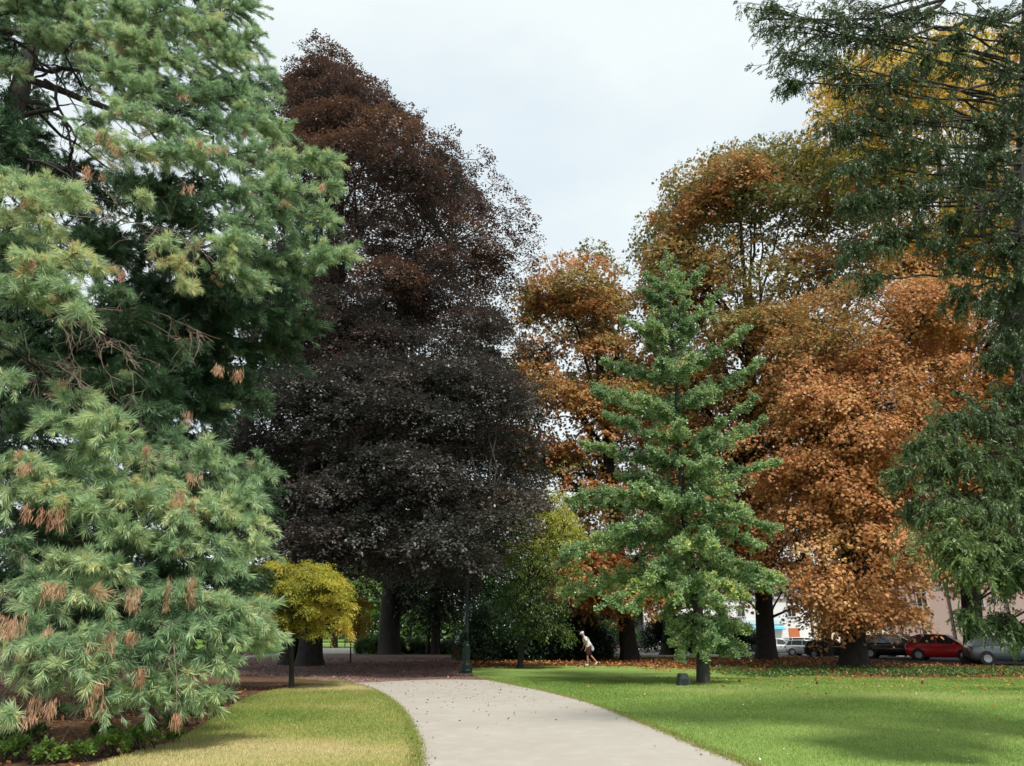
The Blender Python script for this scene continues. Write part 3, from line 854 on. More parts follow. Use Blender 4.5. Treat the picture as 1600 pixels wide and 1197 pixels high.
# ------------------------------------------------------------------ background trees
r = np.random.default_rng(51)
broadleaf('park_tree', tb(522, 1009, 84), [(860, 500, 560), (890, 480, 585), (930, 475, 590), (962, 490, 570)], 'small dark trunked tree on the far lawn behind the bench', 'tree',
          (LEAF_LIGHT, BARK_DARK), r, Y=84, n_lobes=26, lobe_r=(1.0, 2.0), sprays=26, spray_len=1.2, leaves=12, L=0.3, W=0.18, trunk_r=0.38, limbs=6, twigs=False, tintf=lambda P, o, a, b: 0.3 + 0 * P[:, 0])
broadleaf('park_tree', tb(676, 1021, 60), [(820, 640, 730), (860, 620, 745), (900, 615, 745), (940, 622, 740), (975, 640, 725)], 'dark multi stemmed tree right of the thick beech trunk', 'tree',
          (LEAF_DARK, BARK_DARK), r, Y=60, n_lobes=60, lobe_r=(0.9, 1.6), sprays=30, spray_len=0.8, leaves=14, L=0.22, W=0.13, limbs=8, twigs=False,
          trunks=[(tb(668, 1021, 60), 0.16), (tb(679, 1020, 60), 0.34), (tb(686, 1020, 60.5), 0.12)])
FARS = [(60, 118, 640, 290, 'dark', 9), (300, 105, 700, 150, 'dark', 7), (420, 112, 760, 140, 'green', 6), (560, 125, 780, 150, 'green', 7), (640, 118, 820, 120, 'light', 6), (740, 120, 790, 150, 'green', 6),
        (850, 116, 800, 140, 'green', 6), (930, 112, 830, 120, 'dark', 6), (1010, 122, 870, 120, 'green', 6), (1380, 118, 800, 150, 'dark', 6), (1560, 112, 780, 170, 'green', 6)]
FL = {'dark': LEAF_DARK, 'green': LEAF_GREEN, 'light': LEAF_LIGHT}
FLAB = {60: 'dark spreading tree far beyond the pine', 300: 'dark rounded tree far off between pine and beech', 420: 'green tree far behind the yellow maple', 560: 'green tree far behind the bench',
        640: 'pale green far tree seen past the thick beech trunk', 740: 'green far tree behind the lamp post', 850: 'green far tree behind the young tree', 930: 'dark far tree behind the walking man',
        1010: 'low green far tree behind the white columns', 1380: 'dark far tree over the cars by the pink building', 1560: 'green far tree over the pink building'}
for (px, Y, top, w, kind, tr) in FARS:
    e = [(top, px - w * 0.15, px + w * 0.15), (top + (960 - top) * 0.2, px - w * 0.4, px + w * 0.4), (top + (960 - top) * 0.5, px - w * 0.5, px + w * 0.5),
         (top + (960 - top) * 0.8, px - w * 0.48, px + w * 0.48), (972, px - w * 0.35, px + w * 0.35)]
    broadleaf('park_tree', tb(px, 1005, Y), e, FLAB[px], 'tree', (FL[kind], BARK_DARK), r, Y=Y, n_lobes=46, lobe_r=(1.8, 3.4), sprays=30, spray_len=1.8, leaves=12, L=0.5, W=0.32,
              trunk_r=0.4, limbs=8, twigs=False, back=0.3, depthf=0.7, group='trees far across the park')


# ------------------------------------------------------------------ shrubs
def shrub(name, c, rad, label, mat, rng, n_lobes=40, L=0.12, W=0.06, sprays=22, leaves=12, cat='shrub', group=None, tf=None, sl=0.4, lobe=(0.3, 0.55)):
    """c: base point, rad: (rx, ry, h) of a mound of foliage with stems"""
    root = empty(name, c, label, cat, group)
    o = np.asarray(c, float)
    th = rng.random(n_lobes) * 2 * np.pi; ph = np.arccos(rng.random(n_lobes))
    rr = 0.62 + 0.28 * rng.random(n_lobes)
    C = o + np.stack([np.cos(th) * np.sin(ph) ** 0.6 * rad[0] * rr, np.sin(th) * np.sin(ph) ** 0.6 * rad[1] * rr, np.cos(ph) * rad[2] * rr + 0.1], 1)
    lr = rng.uniform(lobe[0], lobe[1], n_lobes) * max(rad[2], 0.5)
    lr = np.minimum(lr, rad[2] * 0.5)
    paths = [(curve_pts(o + np.array([rng.normal(0, .1), rng.normal(0, .1), 0]), c_, rng, 5, up=0.1), np.linspace(0.04, 0.008, 5) * min(1.0, rad[2])) for c_ in C]
    tube_obj('stems', paths, BARK_DARK, root, 5, o)
    n = n_lobes * sprays; li = np.repeat(np.arange(n_lobes), sprays)
    d = unit(unit(rng.normal(0, 1, (n, 3))) + unit(C - o)[li] * 0.6 + np.array([0, 0, 0.3]))
    P = C[li] + d * lr[li][:, None] * rng.uniform(0.4, 1, n)[:, None]
    T0 = (rng.random(n_lobes) * 0.3)[li] + rng.random(n) * 0.3 + (tf or 0)
    si = np.repeat(np.arange(n), leaves); m = len(si)
    PP = P[si] + rng.normal(0, sl * 0.35, (m, 3)) * min(1.0, rad[2])
    AA = unit(d[si] + rng.normal(0, 0.6, (m, 3)) - np.array([0, 0, 0.2]))
    NN = unit(np.array([0, 0, 1.0]) + d[si] * 0.6 + rng.normal(0, 0.4, (m, 3)))
    sz = rng.uniform(0.7, 1.2, m)
    lv = Leaves(); lv.add(PP, AA, NN, L * sz, W * sz, T0[si] + rng.normal(0, 0.1, m))
    lv.build('foliage', mat, root, 0.5, o, keep=lambda P: P[:, 2] > 0.02)
    return root


r = np.random.default_rng(61)
for px, Y, rx, h, lab in [(770, 48.5, 2.0, 2.7, 'dark broad evergreen shrub just right of the lamp post'), (835, 49.0, 2.1, 2.5, 'dark evergreen shrub behind the young tree trunk'),
                          (892, 49.5, 2.0, 2.6, 'dark evergreen shrub directly behind the walking man'), (925, 51, 1.2, 1.4, 'low dark shrub at the right end of the shrub bank')]:
    shrub('evergreen_shrub', tb(px, 1030, Y), (rx, 1.5, h), lab, LEAF_DARK, r, 70, 0.17, 0.08, 26, 12, group='dark shrubs behind the path')
shrub('evergreen_shrub', tb(805, 1030, 51), (3.4, 1.2, 3.5), 'tall green shrub rising behind the dark shrub bank', LEAF_GREEN, r, 80, 0.18, 0.09, 26, 12, group='dark shrubs behind the path')
shrub('low_shrub', tb(582, 1020, 61), (1.3, 1.0, 0.95), 'low rounded green shrub at the left foot of the thick beech trunk', LEAF_GREEN, r, 40, 0.14, 0.08, tf=0.1)
shrub('low_shrub', tb(640, 1020, 62), (1.7, 1.0, 0.95), 'low green shrub at the right foot of the thick beech trunk', LEAF_GREEN, r, 45, 0.14, 0.08, tf=0.25)
shrub('low_shrub', tb(705, 1020, 62), (1.5, 1.0, 0.9), 'low dark shrub behind the brown litter bin', LEAF_DARK, r, 40, 0.14, 0.08, tf=0.2)
shrub('low_shrub', tb(955, 1009, 98), (4.0, 1.4, 2.3), 'green hedge shrub in front of the red awning', LEAF_GREEN, r, 50, 0.25, 0.15)
shrub('low_shrub', tb(1130, 1018, 62), (2.0, 1.2, 0.8), 'dark low shrub beside the far grass, behind the ginkgo', LEAF_DARK, r, 40, 0.14, 0.08)
for px, Y, rx, h, lab in [(1040, 66, 1.6, 2.6, 'dark tall shrub right of the trunk behind the walking man'), (1085, 64, 1.8, 2.4, 'dark shrub directly behind the ginkgo trunk'), (1150, 66, 1.7, 2.2, 'dark shrub between the ginkgo and the tall chestnut')]:
    shrub('evergreen_shrub', tb(px, 1016, Y), (rx, 1.3, h), lab, LEAF_DARK, r, 50, 0.2, 0.1, 24, 12, group='dark shrubs behind the ginkgo')
# bed plants along the left lawn edge, one by one
BEDS = [(22, 1190, 0.30, 0.26, 1, 'bright leafy plant at the left end of the bed edge'), (75, 1193, 0.26, 0.2, 1, 'yellowish leafy plant on the bed edge near the left corner'), (125, 1190, 0.2, 0.15, 1, 'smallest bright plant in the row on the bed edge'),
        (158, 1183, 0.34, 0.3, 1, 'taller bright green plant in the middle of the bed edge'), (222, 1173, 0.36, 0.27, 1, 'bright green plant at the right end of the row on the bed edge'), (272, 1162, 0.16, 0.10, 1, 'low pale sprig where the bed meets the dry lawn'),
        (48, 1172, 0.24, 0.26, 0, 'dark leafy plant behind the left end of the bright row'), (90, 1125, 0.24, 0.24, 0, 'dark leafy plant deepest in the pine shade at the left'), (160, 1152, 0.2, 0.15, 0, 'dark seedling in the middle of the pine bed'), (5, 1180, 0.25, 0.25, 0, 'dark leafy plant cut by the left edge of the picture'),
        (245, 1142, 0.4, 0.2, 0, 'dark spreading plant behind the right end of the bright row'), (288, 1134, 0.38, 0.2, 0, 'dark low plant under the lowest pine tufts'), (330, 1119, 0.38, 0.15, 0, 'dark flat plant at the right tip of the pine bed')]
LEAF_BED = mat_leaf('leaf_bed_plant', [(0.0, (0.10, 0.20, 0.04)), (0.5, (0.20, 0.34, 0.07)), (1.0, (0.38, 0.46, 0.12))], 0.4, 0.42, 0.5)
for i, (px, py, rx, h, br, lab) in enumerate(BEDS):
    c = ground(px, py)
    shrub('bed_plant', c, (rx * .8, rx * 0.5, h * .8), lab, LEAF_BED if br else LEAF_GREEN, r, 12, 0.065, 0.04, 8 if br else 5, 7, cat='plant', group='plants in the bed under the pine', sl=0.22, tf=0.15)
# weeds at the foot of the chestnuts
tag_w = []
n = 1500
y = r.uniform(30.5, 37.0, n); x = r.uniform(9, 26, n)
cc = np.stack([r.uniform(9, 26, 60), r.uniform(30.5, 36.5, 60)], 1)
P2 = cc[r.integers(0, 60, n)] + r.normal(0, 0.55, (n, 2))
n = len(P2); m = n * 7; si = np.repeat(np.arange(n), 7)
P = np.concatenate([P2[si] + r.normal(0, 0.08, (m, 2)), r.uniform(0.02, 0.16, (m, 1))], 1)
lv = Leaves(); lv.add(P, unit(np.concatenate([r.normal(0, 1, (m, 2)), r.uniform(0, 1, (m, 1))], 1)), unit(np.concatenate([r.normal(0, .5, (m, 2)), np.ones((m, 1))], 1)), 0.12, 0.06, r.random(m))
tag(lv.build('ground_cover', LEAF_GREEN, None), 'green weeds and seedlings at the foot of the chestnuts', 'ground cover', None, 'stuff')


# ------------------------------------------------------------------ the ginkgo
def ginkgo():
    rng = np.random.default_rng(71)
    base = ground(1099, 1069); Y = base[1]
    root = empty('ginkgo', base, 'tall narrow green ginkgo standing alone on the lawn beside the dark uplight', 'tree')
    sp = [(1099, 1069), (1097, 1010), (1090, 950), (1079, 880), (1068, 800), (1062, 700), (1057, 600), (1049, 500), (1044, 440), (1040, 388)]
    T = np.array([at(a, b, Y) for a, b in sp]); T[0, 2] = -0.1
    rad = np.array([0.26, 0.19, 0.17, 0.15, 0.125, 0.10, 0.075, 0.045, 0.025, 0.008])
    paths = [(T, rad)]
    zs = T[:, 2]
    def onT(z): return np.array([np.interp(z, zs, T[:, 0]), Y, z])
    # limb tips seen in the photograph: (px, py of the tip, depth offset, px-height on the trunk where it leaves)
    tips = [(1190, 562, 0.6, 640), (1170, 510, -0.3, 590), (1130, 455, 0.3, 520), (1180, 620, -1.2, 705), (1214, 722, 0.5, 750), (1192, 655, 1.2, 720), (1100, 420, 0.2, 470),
            (925, 600, 0.4, 640), (905, 690, -0.8, 730), (940, 560, 0.8, 600), (975, 500, -0.4, 540), (1000, 450, 0.2, 480), (925, 610, -1.4, 660), (950, 650, -1.8, 690), (1010, 430, 0.2, 460),
            (882, 780, 0.2, 790), (900, 775, -1.4, 800), (878, 872, 0.2, 850), (890, 860, -1.5, 850), (880, 925, -0.6, 905), (905, 935, 0.9, 900), (940, 945, -1.6, 910),
            (1215, 830, 0.2, 820), (1225, 905, 0.2, 880), (1200, 915, -1.3, 890), (1190, 850, -1.6, 840), (1165, 800, -2.0, 800), (1150, 760, -1.6, 770), (1120, 720, -1.6, 740),
            (960, 830, -2.0, 830), (985, 760, -2.2, 770), (1010, 700, -1.9, 720), (1000, 620, -1.5, 650), (1080, 560, -1.2, 590), (1030, 560, -1.3, 590), (1110, 610, -1.5, 640), (1060, 660, -1.8, 690),
            (1160, 1015, 0.3, 985), (1150, 1022, -0.8, 985), (1050, 1000, 0.3, 980), (1060, 1020, -0.9, 985), (1100, 1025, -1.3, 990), (1165, 985, -0.6, 970), (1045, 985, -0.4, 960), (1120, 1000, -1.5, 970),
            (1010, 900, -2.2, 880), (1060, 930, -2.4, 900), (1120, 930, -2.3, 900), (1170, 935, -1.6, 900), (980, 950, -1.8, 910), (1060, 860, -2.6, 850), (1120, 850, -2.6, 850), (1100, 780, -2.4, 790), (1040, 780, -2.4, 790),
            (1000, 640, 1.8, 660), (1110, 600, 1.6, 630), (960, 740, 2.2, 760), (1130, 740, 2.2, 760), (950, 860, 2.4, 850), (1150, 880, 2.4, 860), (1010, 540, 1.2, 560), (1080, 500, 1.0, 530),
            (1040, 960, 1.9, 930), (1130, 960, 1.9, 930), (1075, 470, -0.6, 500), (1010, 500, -0.7, 530), (1065, 430, 0.1, 460), (1025, 470, 0.5, 500), (1085, 520, 0.5, 550), (1050, 620, 0.3, 650)]
    lv = Leaves()
    SP, SA, ST = [], [], []
    for i, (px, py, dy, hy) in enumerate(tips):
        tip = at(px, py, Y + dy)
        if tip[2] < 0.9: tip[2] = 0.9
        zz_ = at(1060, hy, Y)[2]
        p0 = onT(min(max(zz_, 0.9), zs[-1]))
        low = p0[2] < 6
        up = 0.10 if low else -0.03
        c = curve_pts(p0, tip, rng, 12, up=up, wob=0.06)
        Lb = np.linalg.norm(tip - p0)
        paths.append((c, np.linspace(0.045 if Lb > 2 else 0.02, 0.008, 12)))
        # side shoots along the limb, close set
        nsh = int(9 + Lb * 11)
        for s in range(nsh):
            t = rng.uniform(0.12, 1.0)
            f = t * 11; j = int(min(f, 10)); q = c[j] + (c[j + 1] - c[j]) * (f - j)
            ax = unit(c[min(j + 1, 11)] - c[j])
            dd = unit(rng.normal(0, 1, 3) * np.array([1, 1, 0.75]) + ax * 0.7 - np.array([0, 0, 0.30 if low else -0.1]))
            ln = rng.uniform(0.2, 0.75) * (1.15 - 0.6 * t) * (1.1 if low else 0.8) * min(1.0, 0.4 + Lb / 3)
            e = q + dd * ln
            paths.append((np.array([q, q + dd * ln * 0.5, e]), np.array([0.012, 0.008, 0.004])))
            k = max(4, int(ln / 0.06) + 3)
            for u in rng.random(k):
                SP.append(q + dd * ln * u); SA.append(dd); ST.append(0.0)
        for u in rng.random(int(Lb * 10)):
            f = u * 11; j = int(min(f, 10))
            SP.append(c[j] + (c[j + 1] - c[j]) * (f - j)); SA.append(unit(rng.normal(0, 1, 3))); ST.append(0.0)
    for q_ in range(70):      # many short shoots between the long limbs
        z = rng.uniform(1.5, zs[-1] * 0.97); wr = np.interp(z, [1.5, 3, 6, 9, 13, 16.5], [1.6, 2.6, 2.8, 2.2, 1.2, 0.2])
        a = rng.uniform(0, 2 * math.pi); rr_ = wr * rng.uniform(0.2, 0.95)
        p_ = onT(z); e = p_ + np.array([math.cos(a) * rr_, math.sin(a) * rr_, rr_ * rng.uniform(0.0, 0.45)])
        d_ = unit(e - p_)
        paths.append((np.array([p_, (p_ + e) / 2, e]), np.array([0.015, 0.010, 0.004])))
        for u in rng.random(int(5 + rr_ * 9)):
            SP.append(p_ + (e - p_) * (0.35 + 0.65 * u) + rng.normal(0, 0.09, 3)); SA.append(d_); ST.append(0)
    for z in np.linspace(8, zs[-1], 70):      # short shoots close to the leader
        SP.append(onT(z)); SA.append(unit(rng.normal(0, 1, 3))); ST.append(0.05)
    SP, SA = np.array(SP), np.array(SA)
    n = len(SP); k = 10; si = np.repeat(np.arange(n), k); m = n * k
    A = unit(rng.normal(0, 1, (m, 3)) + SA[si] * 0.4 - np.array([0, 0, 0.25]))
    patch = np.sin(SP[:, 0] * 2.1 + SP[:, 2] * 1.7) * 0.5 + 0.5
    gold = (rng.random(n) < 0.012) * 0.5
    T_ = 0.28 + 0.3 * patch[si] + (rng.normal(0, 0.12, n))[si] + rng.normal(0, 0.15, m) + gold[si]
    PP = SP[si] + A * rng.uniform(0.01, 0.06, (m, 1)) + rng.normal(0, 0.03, (m, 3))
    lv.add(PP, A, unit(np.array([0, -0.2, 0.9]) + rng.normal(0, 0.6, (m, 3))), 0.072 * rng.uniform(0.7, 1.25, m), 0.076 * rng.uniform(0.7, 1.25, m), T_ + 0.18 * np.exp(-((PP[:, 2] - 3.0) / 2.2) ** 2))  # lower boughs lightened, their sunlight put into the tint
    tube_obj('trunk', paths, BARK_BEECH, root, 6, base)
    lv.build('crown', LEAF_GINKGO, root, 0.75, base, keep=lambda P: P[:, 2] > 0.5)
    print('ginkgo leaves', m)


ginkgo()


# ------------------------------------------------------------------ needle boughs for the pines
def pine(name, label, base, trunk_pts, trunk_rad, pads, rng, dead, bare, needle_L=0.15, tufts_per=1.0, needles=34, mat=None, width=0.008, limb_r=0.05, dark=0.0, extra_limbs=()):
    root = empty(name, base, label, 'tree')
    T = np.array(trunk_pts); TR = np.array(trunk_rad)
    paths = [(T, TR)]
    twigp = []
    for a, b, ra in extra_limbs:
        paths.append((curve_pts(a, b, rng, 12, up=-0.03, wob=0.12), np.linspace(ra, ra * 0.3, 12)))
    UP, UA, UT, UC, UV = [], [], [], [], []
    tcx = lambda z: np.array([np.interp(z, T[:, 2], T[:, 0]), np.interp(z, T[:, 2], T[:, 1]), z])
    pads = sorted(pads, key=lambda q: np.linalg.norm(np.asarray(q[0])[:2] - tcx(q[0][2])[:2]))
    nodes = [tcx(z) for z in np.linspace(0.8, T[-1, 2], 60)]; nrad = [limb_r * 2.2] * 60; ncost = [0.0] * 60
    for a, b, ra in extra_limbs:
        for t in np.linspace(0.1, 1, 14):
            nodes.append(np.asarray(a) + (np.asarray(b) - np.asarray(a)) * t); nrad.append(ra * (1 - 0.7 * t)); ncost.append(3.0 * t)
    for (c, rad, tone, coarse) in pads:
        c = np.asarray(c, float)
        outd = c - tcx(c[2]); outd[2] = 0; outd = unit(outd)
        start = c - outd * rad * 0.8
        NA = np.array(nodes); dd_ = start - NA
        L_ = np.linalg.norm(dd_, axis=1)
        cost = L_ + 0.45 * np.array(ncost) + np.where(dd_[:, 2] > L_ * 0.35, 4.0, 0.0) + np.where(dd_ @ outd < 0, 3.0, 0.0)
        j0 = int(np.argmin(cost)); p0 = NA[j0]
        lp = curve_pts(p0, start, rng, 9, up=-0.05, wob=0.14)
        end = c + outd * rad * 0.7 - np.array([0, 0, rad * 0.15])
        lp2 = curve_pts(start, end, rng, 6, up=0.06, wob=0.10)
        pts = np.concatenate([lp, lp2[1:]])
        r0 = min(nrad[j0] * 0.8, limb_r * min(1.6, 0.5 + L_[j0] * 0.25))
        rr_ = np.linspace(r0, 0.010, len(pts)); paths.append((pts, rr_))
        for q_ in range(2, len(pts) - 2):
            nodes.append(pts[q_]); nrad.append(rr_[q_]); ncost.append(ncost[j0] + L_[j0] * q_ / 9)
        nb = int(36 * rad ** 1.6 * tufts_per * (0.7 if coarse else 1)) + 6
        for b in range(nb):
            t = rng.random() ** 0.8
            f = t * 5; j = int(min(f, 4)); q = lp2[j] + (lp2[j + 1] - lp2[j]) * (f - j)
            sd = rng.choice([-1.0, 1.0])
            lat = np.cross(outd, [0, 0, 1.0]) * sd
            d = unit(outd * rng.uniform(0.2, 1.1) + lat * rng.uniform(0.1, 1.2) * (1.2 - 0.5 * t) + np.array([0, 0, rng.normal(0.10, 0.34)]))
            ln = rad * rng.uniform(0.35, 1.0)
            k = 5
            s = np.linspace(0, 1, k)[:, None]
            cp = q + d * ln * s + np.array([0, 0, -1.0]) * (ln * 0.32) * s ** 2 + rng.normal(0, 0.02, (k, 3)) * s
            if not coarse: twigp.append((cp, np.linspace(0.008, 0.003, k)))
            ntf = max(2, int(ln / (0.13 if coarse else 0.075)))
            tt = rng.normal(0, 0.10) + tone + (0.6 if (not coarse and rng.random() < 0.008) else 0)
            vl, vs = rng.uniform(0.65, 1.35), rng.uniform(0.38, 0.85)
            for u in np.linspace(0.25, 1.0, ntf):
                g = u * (k - 1); jj = int(min(g, k - 2))
                pos = cp[jj] + (cp[jj + 1] - cp[jj]) * (g - jj)
                ax = unit(cp[jj + 1] - cp[jj])
                if u < 0.95:
                    ax2 = unit(ax * 0.9 + rng.normal(0, 0.45, 3) + np.array([0, 0, 0.15]))
                    pos = pos + ax2 * 0.06 * rng.random()
                else:
                    ax2 = ax
                UP.append(pos); UA.append(ax2); UT.append(tt + 0.08 * (u - 0.5)); UC.append(coarse); UV.append((vl, vs))
    UP, UA, UT, UC, UV = np.array(UP), np.array(UA), np.array(UT), np.array(UC, bool), np.array(UV)
    lv = Leaves(); tot = 0
    for flag, k, wd, LL in ((False, needles, width, needle_L), (True, max(10, needles // 2), width * 2.6, needle_L * 1.15)):
        sel = np.where(UC == flag)[0]
        if len(sel) == 0: continue
        si = np.repeat(sel, k); m = len(si); tot += m
        off = rng.random(m)
        A = unit(UA[si] * rng.uniform(0.7, 1.3, m)[:, None] + unit(rng.normal(0, 1, (m, 3))) * UV[si, 1][:, None] - np.array([0, 0, 0.12]))
        P = UP[si] - UA[si] * (off * 0.10)[:, None]
        lv.add(P, A, unit(rng.normal(0, 1, (m, 3)) + np.array([0, 0, 0.6])), LL * UV[si, 0] * rng.uniform(0.75, 1.15, m), wd, UT[si] + rng.normal(0, 0.11, m))
    print(name, 'tufts', len(UP), 'needles', tot)
    tube_obj('trunk', paths, BARK_PINE if not dark else BARK_DARK, root, 7, base)
    if twigp: tube_obj('twigs', twigp, BARK_TWIG, root, 4, base)
    lv.build('needles', mat or NEEDLE, root, 0.5, base, keep=lambda P: P[:, 2] > 0.05)
    for (c, h) in dead:
        lv = Leaves(); c = np.asarray(c)
        h = h * rng.uniform(0.5, 0.95)
        m = int(170 * (h / 0.4))
        side = unit(np.array([rng.normal(), rng.normal() * 0.5, 0.0]))
        nst = rng.integers(2, 5)
        ctr = rng.normal(0, h * 0.28, nst); q = rng.integers(0, nst, m); hs = rng.uniform(0.5, 1.0, nst) * h
        tdn = rng.random(m)
        P = c + side * (ctr[q] + rng.normal(0, 0.025, m))[:, None] + rng.normal(0, 0.018, (m, 3)) - np.array([0, 0, 1.0]) * (tdn * hs[q])[:, None]
        A = unit(np.array([0, 0, -1.0]) + rng.normal(0, 0.25, (m, 3)) + side * (ctr[q] * 0.8)[:, None])
        lv.add(P, A, unit(rng.normal(0, 1, (m, 3))), rng.uniform(0.08, 0.16, m), 0.010, rng.random() * 0.5 + rng.random(m) * 0.5)
        lv.build('dead_needles', NEEDLE_DEAD, root, 0.5, base)
    for (a, b, ra, kids) in bare:
        bp = []
        c = curve_pts(a, b, rng, 12, up=0.06, wob=0.16)
        bp.append((c, np.linspace(ra, ra * 0.25, 12)))
        for q in range(kids):
            j = rng.integers(2, 11); L_ = rng.uniform(0.3, 1.1)
            d = unit(unit(c[-1] - c[0]) * 0.6 + rng.normal(0, 0.6, 3) - np.array([0, 0, 0.35]))
            c2 = curve_pts(c[j], c[j] + d * L_, rng, 6, up=0.08, wob=0.2)
            bp.append((c2, np.linspace(ra * 0.45, 0.004, 6)))
            for w in range(3):
                jj = rng.integers(1, 5); d2 = unit(d + rng.normal(0, 0.7, 3))
                bp.append((curve_pts(c2[jj], c2[jj] + d2 * rng.uniform(0.15, 0.5), rng, 4, wob=0.2), np.linspace(0.007, 0.003, 4)))
        tube_obj('bare_branch', bp, BARK_TWIG if ra < 0.045 else BARK_DARK, root, 5, base)
    return root


r = np.random.default_rng(81)
PB = at(-250, 1100, 17.0); PB[2] = 0
PT = [np.array([PB[0], 17, -0.2]), np.array([PB[0], 17, 0.4]), np.array([PB[0] + 0.1, 17, 3]), np.array([PB[0] + 0.3, 17, 8]), np.array([PB[0] + 0.4, 17, 14]), np.array([PB[0] + 0.5, 17, 20]), np.array([PB[0] + 0.5, 17, 27])]
